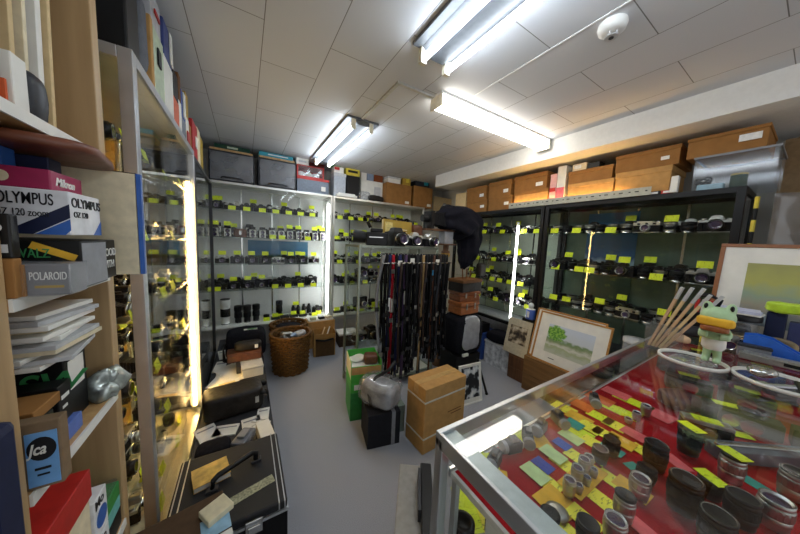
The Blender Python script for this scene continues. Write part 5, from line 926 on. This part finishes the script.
def clens(px, py, r, h, style, lb_, cap=True, tilt=0., ang=0., up=TZ+.0045):
    r, h = (r*.72, h*1.22) if r > .02 else (r*.9, h*1.3)
    """a lens standing on the felt; px,py is the middle of its base"""
    p = at(px, py, z=up); t = thing('camera_lens', lb_, 'lens', (p.x, p.y, up), (R(tilt), 0, R(ang)), 'lenses on the red felt')
    a, b = (0, 0) if style == 'k' else (4, 2); K_ = 1 if style == 'k' else 4
    MB().lathe([(r*.82, 0), (r*.82, h*.12), (r*.9, h*.13), (r*.9, h*.3)], 2, 28, None, [2, 2, a]).build('mount', LM, t)
    MB().lathe([(r*.94, h*.3+.0002), (r*.97, h*.32), (r*.97, h*.46), (r*.9, h*.48)], a, 28).build('aperture_ring', LM, t)
    g = MB(); nn = 36; pr = [(r, h*.49), (r*1.0, h*.80)]
    g.lathe([(r*.92, h*.485), (r, h*.495), (r, h*.8), (r*.95, h*.81)], K_, 36)
    for k in range(18): q = 2*PI*k/18; g.box(r*.985, r*1.02, -.0022, .0022, h*.52, h*.77, K_, Matrix.Rotation(q, 4, 'Z'))
    g.build('focus_ring', LM, t); MB().lathe([(r*.93, h*.8102), (r*.97, h*.84), (r*.97, h*.96), (r*.86, h*.96), (r*.8, h*.9), (0, h*.9)], a, 28, None, [b, a, 2, a, a]).build('front_ring', LM, t)
    if cap: MB().lathe([(r*.84, h*.9605), (r*.99, h*.9605), (r*1.0, h*1.03), (r*.9, h*1.06), (r*.84, h*1.045), (0, h*1.045)], 0, 28, None, [0, 0, 0, 2 if r > .018 else 0, 0]).build('lens_cap', LM, t)
    else: MB().lathe([(0, h*.905), (r*.4, h*.915), (r*.74, h*.902)][::-1], 5, 24).build('front_glass', [BLACK, BLACK, BLACK, BLACK, BLACK, PURPLE], t)
    return t
def capz(h): return TZ+.0045+h*1.22*1.06+.0008
CL = [(653, 470, .028, .05, 'k', 'black lens with a plain cap, left of the lens with a yellow card', 1), (687, 455, .028, .055, 'k', 'black lens with a yellow price card lying on its cap', 1), (729, 482, .026, .05, 'c', 'silver lens with a yellow card on it, near the silver bar', 1),
      (681, 512, .032, .055, 'k', 'large black lens with a silver-rimmed cap in the right foreground', 1), (713, 545, .03, .045, 'k', 'black capped lens at the bottom edge, below the large silver-rimmed one', 1), (738, 525, .029, .045, 'k', 'black capped lens second from the right at the bottom edge', 1), (708, 497, .02, .03, 'k', 'small black lens behind the large silver-rimmed one', 1), (771, 528, .028, .05, 'c', 'silver lens with a green sheen at the bottom right edge', 0), (790, 500, .026, .05, 'c', 'dark silver lens close to the right edge of the picture', 1),
      (638, 497, .018, .035, 'c', 'silver lens nearest the orange card, in front of its pair', 0), (645, 482, .018, .025, 'k', 'dark lens just behind the silver pair on the orange card', 1), (622, 520, .021, .04, 'c', 'silver lens with a black cap below the orange card', 1), (613, 540, .022, .035, 'c', 'silver-rimmed lens at the bottom edge in front of the capped silver one', 0), (586, 540, .018, .025, 'k', 'dark lens at the bottom edge left of the silver-rimmed one', 1),
      (599, 462, .017, .028, 'k', 'small black lens with a gold shine, left of a matching pair', 0), (610, 455, .018, .03, 'k', 'small black capped lens, right of a matching pair', 1), (588, 466, .011, .02, 'c', 'tiny lens next to the black pair at the end of the silver row', 0),
      (568, 496, .012, .03, 'c', 'little silver lens nearest the silver disc in the row', 0), (576, 482, .012, .028, 'c', 'little silver lens second in the row from the silver disc', 0), (583, 473, .012, .028, 'c', 'little silver lens third in the row from the silver disc', 0), (578, 493, .008, .016, 'c', 'tiny silver lens first in the front of the row', 0), (586, 485, .008, .016, 'c', 'tiny silver lens second in the front of the row', 0), (593, 477, .008, .016, 'c', 'tiny silver lens third in the front of the row', 0),
      (636, 420, .011, .02, 'c', 'tiny silver lens on the pink slip near the far side', 0), (645, 416, .013, .028, 'c', 'little silver lens standing at the edge of the big pink slip', 0), (628, 423, .01, .012, 'c', 'flat silver ring beside the tiny lens on the pink slip', 0)]
for a in CL: clens(*a[:6], cap=a[6], ang=random.uniform(0, 360))
p = at(557, 512, z=TZ+.006); tag(MB().lathe([(.018, 0), (.019, .002), (.018, .004), (.012, .0055), (0, .006)], 0, 28).build('silver_disc', SATIN, None, (p.x, p.y, TZ+.005)), 'round silver lens cap lying at the left end of the silver row', 'lens cap')
p = at(540, 528, z=TZ); tag(MB().lathe([(.016, 0), (.016, .008), (.012, .009), (0, .008)], 0, 24).build('lens_cover', BLACK, None, (p.x+.03, p.y, TZ+.0045)), 'dark lens cap half hidden by the counter frame at the left', 'lens cap')
def topcard(px, py, h, w=.042, hh=.026, ang=60, lb_=''):
    z = capz(h); p = at(px, py, z=z); return tag(MB().box(-w/2, w/2, -hh/2, hh/2, 0, .0008).build('price_card', NEON, None, (p.x, p.y, z), (R(0), 0, R(ang))), lb_, 'price card')
for (px, py, h, lb_, lens) in ((684, 430, .055, 'yellow price card on the cap of the black lens near the pink slip', (687, 455)), (729, 452, .05, 'yellow price card on top of the silver lens near the silver bar', (729, 482)), (718, 486, .045, 'yellow price card on the small black lens behind the silver-rimmed lens', (708, 497))):
    hh = .03*1.3/1.22 if lens == (708, 497) else h; o = topcard(px, py, hh, lb_=lb_); q = at(*lens, z=TZ+.0045); o.location.x, o.location.y = q.x, q.y
# gadgets at the far left of the felt
for i, (px, py, a, lb_) in enumerate(((494, 466, 20, 'black finder with a round grey dial nearest the counter corner'), (512, 452, -15, 'black finder behind the one with the grey dial'), (527, 443, 40, 'black finder third from the counter corner'), (540, 433, 10, 'black finder fourth from the counter corner'), (558, 424, 60, 'dark gadget in clear wrap by the teal slip'), (594, 405, 30, 'small black and gold finder on the orange slip'))):
    p = at(px, py, z=TZ); q = thing('viewfinder', lb_, 'viewfinder', (p.x, p.y, TZ+.004), R(a), 'finders on the red felt'); q.scale = (1.25,)*3; MB().box(-.016, .016, -.009, .009, 0, .02).box(-.008, .008, -.006, .006, .02, .028).build('body', DKGREY, q, bevel=.002); MB().cyl((-.016, 0, .011), (-.024, 0, .011), .011, m=0, seg=18).build('dial', GREY, q); MB().box(.0162, .022, -.005, .005, .004, .014).build('foot', SATIN, q)
# pair of box cameras with cards, right of the black lens
for i, (px, py, lb_, lb2) in enumerate(((703, 440, 'dark and chrome camera body behind the carded black lens', 'yellow price card on the dark and chrome camera body'), (722, 425, 'black camera farther back behind the dark and chrome body', 'yellow price card on the black camera farther back'))):
    p = at(px, py, z=TZ); q = tag(MB().box(-.045, .045, -.016, .016, 0, .042).box(-.045, .045, -.016, .016, .042, .052, 4-4*i).cyl((0, -.016, .022), (0, -.03, .022), .018, m=2, seg=20).build('compact_camera', LM, None, (p.x+.02*i, p.y+.0, TZ+.004), R(-62), bevel=.002), lb_, 'camera')
    tag(MB().box(-.026, .026, -.014, .014, 0, .0008).build('price_card', NEON, None, (p.x+.02*i, p.y, TZ+.0568), R(-62)), lb2, 'price card')
p = at(762, 462, z=TZ); tag(MB().box(-.11, .11, -.02, .02, 0, .03).box(-.108, .108, -.005, .005, .03, .036, 1).build('plastic_case', [K('smoke box', '#565a63', .25), CHROME], None, (p.x, p.y-.0, TZ+.004), R(-35), bevel=.002), 'long dark box with a silver bar along its lid, at the right of the felt', 'box'); tag(MB().box(-.025, .025, -.014, .014, 0, .001).build('price_card', NEON, None, (at(740, 425, z=.90).x, at(740, 425, z=.90).y, TZ+.0045), R(-50)), 'yellow price card lying by the long dark box with the silver bar', 'price card')
p = at(678, 408, z=TZ); tag(MB().lump(.09, .07, .045, .4, .003, 16, seed=8).build('leather_case', K('wine leather', '#4b2530', .4), None, (p.x, p.y, TZ+.006), R(-30)), 'wine red leather case at the far side of the felt', 'leather case')
# lower shelf seen through the end glass
zl = .6606
for i, (px, py, w, h, a, m, lb_) in enumerate(((468, 508, .12, .05, 70, NEON, 'neon card on the lower shelf behind the end glass'), (490, 520, .08, .05, 60, NEONY, 'lemon card on the lower shelf behind the end glass'))): p = at(px, py, z=zl); tag(MB().box(-w/2, w/2, -h/2, h/2, 0, .001).build('price_card', m, None, (max(p.x, .46), p.y, zl+.0012*i), R(a)), lb_, 'price card')
p = at(498, 526, z=zl+.02); tag(MB().lathe([(.03, 0), (.03, .04), (.026, .042), (.022, .03), (0, .028)], 0, 24, None, [0, 0, 1, 1]).build('amber_lens', [BLACK, K('amber glass', '#a0662c', .12, coat=1.)], None, (max(p.x, .46), p.y, zl+.0026)), 'dark lens with amber glass behind the end glass of the counter', 'lens')
p = at(462, 534, z=zl); tag(MB().lathe([(.028, 0), (.028, .03), (.02, .031), (.018, .02), (0, .02)], 0, 24).build('lens_hood', BLACK, None, (max(p.x, .42), p.y+.0, zl+.003)), 'black lens hood behind the end glass of the counter', 'lens hood')
p = at(475, 470, z=.72); tag(MB().box(-.02, .02, -.15, .15, 0, .09).box(-.0206, -.02, -.1, .0, .05, .053, 1).build('white_carton', [PAPER, GREY], None, (.52, .20, zl), R(8), bevel=.002), 'long white carton on the lower shelf behind the end glass', 'box')
tag(MB().tube([(.43+.02*math.cos(a_*.35)*1, .17+.05*math.sin(a_*.35), zl+.008+.055*max(0, math.sin(a_*.35))) for a_ in range(18)], .0035, 0, 6, True).build('cable_loop', BLACK), 'loop of thin black cord behind the end glass of the counter', 'cord')
# grey speaker box at the foot of the counter
t = thing('slide_projector', 'grey and black boxy machine on the floor at the counter corner', 'machine', (.495, .66, 0), R(-35)); MB().box(-.055, .075, -.16, .16, 0, .43).build('housing', K('warm grey shell', '#8d8982', .55), t, bevel=.006); MB().box(-.0565, -.0555, -.10, .14, .02, .38).build('grille', K('brown grille', '#3b342d', .7), t); MB().box(.03, .073, -.14, .14, .4306, .462).build('black_tray', BLACK, t, bevel=.004); MB().box(.02, .03, -.06, .1, .4306, .475).build('black_lever', DKGREY, t)
# ------------------------------------------------------------------ things standing on the counter glass
GZ = .9506
t = thing('picture_frame', 'brown-framed landscape picture leaning at the right end of the counter', 'picture', (1.99, .008, GZ+.001), (R(-10), 0, R(-90))); frame(t, .53, .47, .016, K('walnut frame', '#8a5630', .45), PAPER, picmat('meadow print', 'meadow'), .075)
def tub(lb_, px, py, r, h):
    p = at(px, py, z=GZ); t = thing('round_tub', lb_, 'tub', (p.x, p.y, GZ)); MB().lathe([(0, .002), (r-.003, .002), (r-.003, h), (r, h), (r, 0), (0, 0)], 0, 40).build('dish', PLASTIC, t); MB().lathe([(r-.0035, h-.004), (r+.003, h-.004), (r+.003, h+.006), (r-.0035, h+.006), (r-.0035, h-.004)], 0, 40).build('rim', PAPER, t); return p
p1 = tub('round clear tub with a white rim, under the green frog figurine', 690, 368, .082, .03)
p2 = tub('round clear tub with a white rim full of dark tools, right edge', 778, 392, .088, .03)
for i, (dx, dy, a, L, m, lb_) in enumerate(((.0, .03, 20, .13, DKGREY, 'dark tool across the back of the right tub'), (.0, .0, -35, .13, STEEL, 'steel tool across the middle of the right tub'), (-.01, -.035, 8, .12, BLACK, 'black tool across the front of the right tub'))):
    tag(MB().box(-L/2, L/2, -.006, .006, 0, .008).box(-L/2, -L/4, -.01, .01, 0, .012).build('tool', m, None, (p2.x+dx, p2.y+dy, GZ+.0025+.0125*i), R(a), bevel=.002), lb_, 'tool')
tag(MB().lump(.05, .05, .03, .8, .008, 30, seed=4).build('metal_parts', CHROME, None, (p2.x-.045, p2.y+.03, GZ+.044)), 'small heap of shiny parts at the left of the right tub', 'parts')
tag(MB().lump(.10, .10, .03, .6, .008, 18, seed=4).build('clear_bag', BAGPL, None, (p1.x, p1.y, GZ+.0026)), 'crumpled clear bag in the tub under the frog figurine', 'plastic bag')
# frog figurine
FG = K('frog green', '#a9c79a', .45, var=.06); FY = K('pale frog green', '#c4dbb4', .45, var=.04)
fz = GZ+.040; fp = at(705, 360, z=fz); fp.y -= .012; t = thing('frog_figurine', 'pale green frog figurine with an orange snack, standing on the counter', 'figurine', (fp.x, fp.y, fz), R(-88)); S_ = 1.12
b = MB()
for sx in (-1, 1):
    b.cyl((sx*.02, 0, .0), (sx*.018, 0, .07), .0155, .018, 0, 16); b.ball((sx*.021, -.008, .008), (.017, .024, .009)); b.ball((sx*.042, 0, .185), .021)
    b.tube([(sx*.036, 0, .115), (sx*.052, -.012, .10), (sx*.05, -.036, .095), (sx*.02, -.046, .098)], [.013, .012, .011, .011], 0, 10)
b.ball((0, 0, .09), (.042, .033, .05)); b.ball((0, -.004, .155), (.068, .05, .036)); b.ball((0, -.01, .135), (.05, .042, .025))
o = b.build('body', FG, t); rm = o.modifiers.new('one skin', 'REMESH'); rm.mode = 'VOXEL'; rm.voxel_size = .004; rm.use_smooth_shade = True; sm_ = o.modifiers.new('soft', 'SMOOTH'); sm_.iterations = 4
for sx in (-1, 1): MB().ball((sx*.046, -.017, .19), (.0085, .006, .010), 0).build('eye', BLACK, t)
MB().lathe([(.0365, .045), (.046, .055), (.0455, .07), (.044, .082), (.040, .082)], 0, 24, Matrix.Diagonal((1, .84, 1, 1))).build('shorts', PAPER, t)
MB().lump(.14, .05, .03, .5, .004, 20, M=Matrix.Translation((0, -.040, .128))).build('snack', ORANGEC, t); MB().lump(.105, .045, .02, .5, .003, 22, M=Matrix.Translation((0, -.045, .110))).build('snack_bread', TANLEATHER, t)
t.scale = (.60, .75, 1.0)
# clear holder of wooden sticks
p = at(652, 347, z=GZ); t = thing('acrylic_holder', 'clear acrylic holder for envelopes at the far edge of the counter', 'holder', (p.x, p.y-.03, GZ)); MB().box(-.03, .03, -.052, -.05, 0, .11).box(-.03, .03, .05, .052, 0, .11).box(-.03, -.028, -.05, .05, 0, .11).box(.028, .03, -.05, .05, 0, .11).box(-.028, .028, -.05, .05, 0, .002).build('walls', PLASTIC, t)
for i in range(5):
    q = MB().box(-.009, .009, -.0045, .0045, .005, .25+.008*(i % 3)).box(-.0093, .0093, -.0048, .0048, .225, .275+.008*(i % 3), 1).build('paper_stick', [CARDLT if i % 2 else K('kraft', '#c9a783', .7), LGREY], None, (p.x-.006+.003*(i % 2), p.y-.03+.040-.0105*i, GZ+.0035), (R(15+3.2*i), R(2-2*(i % 2)), 0)); tag(q, f'long kraft envelope in the acrylic holder, {ORD[i]} from the left', 'envelope', 'envelopes in the acrylic holder'); pass
p = at(678, 340, z=GZ); tag(MB().lump(.10, .07, .03, .6, .008, 22, seed=6).build('kraft_bundle', K('kraft', '#c9a783', .7), None, (p.x-.02, p.y, GZ), R(30)), 'tan paper bundle between the holder and the frog figurine', 'bundle'); p = at(690, 328, z=GZ); tag(MB().lump(.12, .10, .05, .6, .014, 22, seed=9).build('dark_parts_bag', DKGREY, None, (1.93-.02, .33-.02, GZ), R(10)), 'dark bag of metal parts behind the frog figurine', 'bag')
# camera, boxes, holders at the right end
p = at(727, 349, z=GZ); q = inst('r'); q.location = (p.x, p.y, GZ); q.rotation_euler = (0, 0, R(-75)); q.scale = (.8,)*3; tag(q, 'silver rangefinder camera on the counter, right of the frog figurine', 'camera')
p = at(752, 357, z=GZ); t = thing('grey_box', 'ribbed grey plastic box on the counter before the blue tray', 'box', (p.x, p.y, GZ), R(-80)); MB().box(-.04, .04, -.02, .02, 0, .04).build('body', GREY, t, bevel=.003); MB().box(-.042, .042, -.022, .022, .0405, .05).build('lid', DKGREY, t, bevel=.002)
p = at(778, 366, z=GZ); t = thing('silver_recorder', 'long silver device with a black slot, on the counter at the right', 'device', (1.70, p.y, GZ), R(-86)); MB().box(-.09, .13, -.018, .018, 0, .026).build('body', SATIN, t, bevel=.003); MB().box(.01, .05, -.0195, -.0185, .008, .02).build('slot', BLACK, t); MB().box(-.08, .12, -.012, .012, .0265, .031).build('lid', STEEL, t)
p = at(778, 354, z=GZ); pts = [(.09, .0), (-.14, .0), (-.14, .022), (-.06, .026), (-.02, .045), (.02, .066), (.06, .072), (.09, .066)]; t = thing('blue_tray', 'bright blue curved plastic holder behind the silver device', 'holder', (1.775, .045, GZ), R(-86)); t.scale = (1, 1, 1.2); MB().prism([(-x, z) for x, z in pts][::-1], -.012, .0).build('side', K('bright blue', '#2b63c4', .35), t); MB().prism([(-x, z) for x, z in pts][::-1], .05, .062).build('side', K('bright blue', '#2b63c4', .35), t); MB().box(-.088, .138, .0005, .0495, 0, .02).build('base', K('bright blue', '#2b63c4', .35), t)
pc = at(745, 340, z=GZ); XR = 1.90
t = carton('tan_carton', 'low tan carton under the glass jar with a black lid', 'box', (1.90, .18, GZ), (.10, .16, .055), CARDLT, bevel=.003)
t = thing('glass_jar', 'glass jar with a wide black lid on the tan carton', 'jar', (1.90, .165, GZ+.0557)); MB().lathe([(.055, 0), (.056, .055), (.052, .065), (.049, .065), (.053, .055), (.052, .003), (0, .003)], 0, 28).build('jar', PLASTIC, t); MB().lathe([(.060, .0652), (.062, .07), (.062, .088), (.058, .092), (0, .092)], 0, 28).build('lid', BLACK, t); MB().lump(.08, .08, .045, .7, .008, 22, M=Matrix.Translation((0, 0, .0035))).build('contents', DKGREY, t)
t = thing('tape_roll', 'big roll of brown tape lying right of the tan carton', 'tape', (1.875, .055, GZ+.024), (0, R(-28), 0)); MB().lathe([(.034, 0), (.045, 0), (.045, .03), (.034, .03), (.034, 0)], 0, 30).build('roll', K('brown tape', '#8d7a5d', .35), t)
t = thing('tool_stand', 'black stand of red and white handled tools before the landscape picture', 'tool stand', (1.93, .275, GZ)); MB().box(-.03, .03, -.035, .035, 0, .12).build('block', BLACK, t, bevel=.003)
for i, (y, m) in enumerate(((.022, RED), (.0, PAPER), (-.022, RED))): MB().cyl((-.015, y, .1205), (-.018, y, .185), .009, .0075, 0, 12).build('tool_handle', m, t)
MB().tube([(.0, -.03, .1205), (.0, -.045, .19), (.0, -.01, .21), (.0, .03, .20)], .010, 0, 8).build('plier', BLACK, t)
for i, (y, m, lb_) in enumerate(((.19-.0, BLACK, 'black marker pen standing left of the glass jar'), (.175-.0, YELLOWBOX, 'yellow marker pen standing left of the glass jar'))): tag(MB().lathe([(.007, 0), (.007, .10), (.005, .102), (.005, .125), (0, .125)], 0, 12).build('marker_pen', m, None, (1.80+.0*i, y+.03*i+.045, GZ)), lb_, 'pen')
carton('navy_carton', 'tall navy blue carton at the right edge of the counter', 'box', (1.952, .075, GZ), (.045, .05, .17), NAVY); carton('navy_carton', 'navy box beside the tall navy carton, nearer the glass jar', 'box', (1.94, .0, GZ), (.05, .05, .10), K('dusk navy', '#2c3560', .5))
o = bpy.data.objects['navy_carton.001']; o.location = (1.952, .018, GZ); o.scale = (1, 1, 1.4)
o = tag(MB().lump(.07, .16, .05, .5, .012, 14, seed=2).build('neon_bag', K('neon bag', '#b6d936', .35, var=.2), None, (1.935, .03, GZ+.1712)), 'neon green bag lying on the tall navy carton', 'bag')
for i in range(3): tag(MB().box(-.05, .05, -.055, .055, 0, .006).build('paper_pad', K('lilac paper', '#c3c6dc', .6) if i else PAPER, None, (1.90, .160+.004*i, GZ+.1487+.0066*i), R(5*i-4), bevel=.001), f'pad of paper on the lid of the glass jar, {ORD[i]} from the bottom', 'paper pad', 'paper pads on the glass jar')
# more goods on the felt towards the right end
for i, (x, y, a, m, lb_) in enumerate(((1.33, .20, -70, BLACK, 'black camera deep in the felt tray below the frog'), (1.36, .08, -80, DKGREY, 'dark grey camera deep in the tray beneath the right tub'), (1.50, .26, -60, BLACK, 'black camera at the far side of the tray below the frog'), (1.52, .12, -75, DKLEATHER, 'dark leather camera case in the tray below the frog'), (1.56, -.02, -85, BLACK, 'black camera under the right end clutter in the tray'), (1.72, .24, -65, DKGREY, 'grey camera near the right end of the tray'), (1.74, .08, -80, BLACK, 'black camera near the right end of the tray'), (1.19, .06, -75, DKGREY, 'dark grey camera in the tray before the right tub'), (1.22, -.06, -82, BLACK, 'black camera at the right side of the tray by the silver bar'))):
    q = tag(MB().box(-.055, .055, -.022, .022, 0, .045).box(-.02, .02, -.018, .018, .045, .056).cyl((0, -.022, .024), (0, -.04, .024), .019, m=1, seg=18).build('compact_camera', [m, CHROME], None, (x, y, TZ+.0045), R(a), bevel=.003), lb_, 'camera', 'cameras at the right of the felt tray')
    if i % 4 != 3: tag(MB().box(-.025, .025, -.015, .015, 0, .0008).build('price_card', NEON, None, (x, y, TZ+.0612), R(a)), 'price card on the '+lb_.replace(' deep in', ' in').replace(' at the right side of the tray', '').replace(' of the tray', ' in the tray'), 'price card')
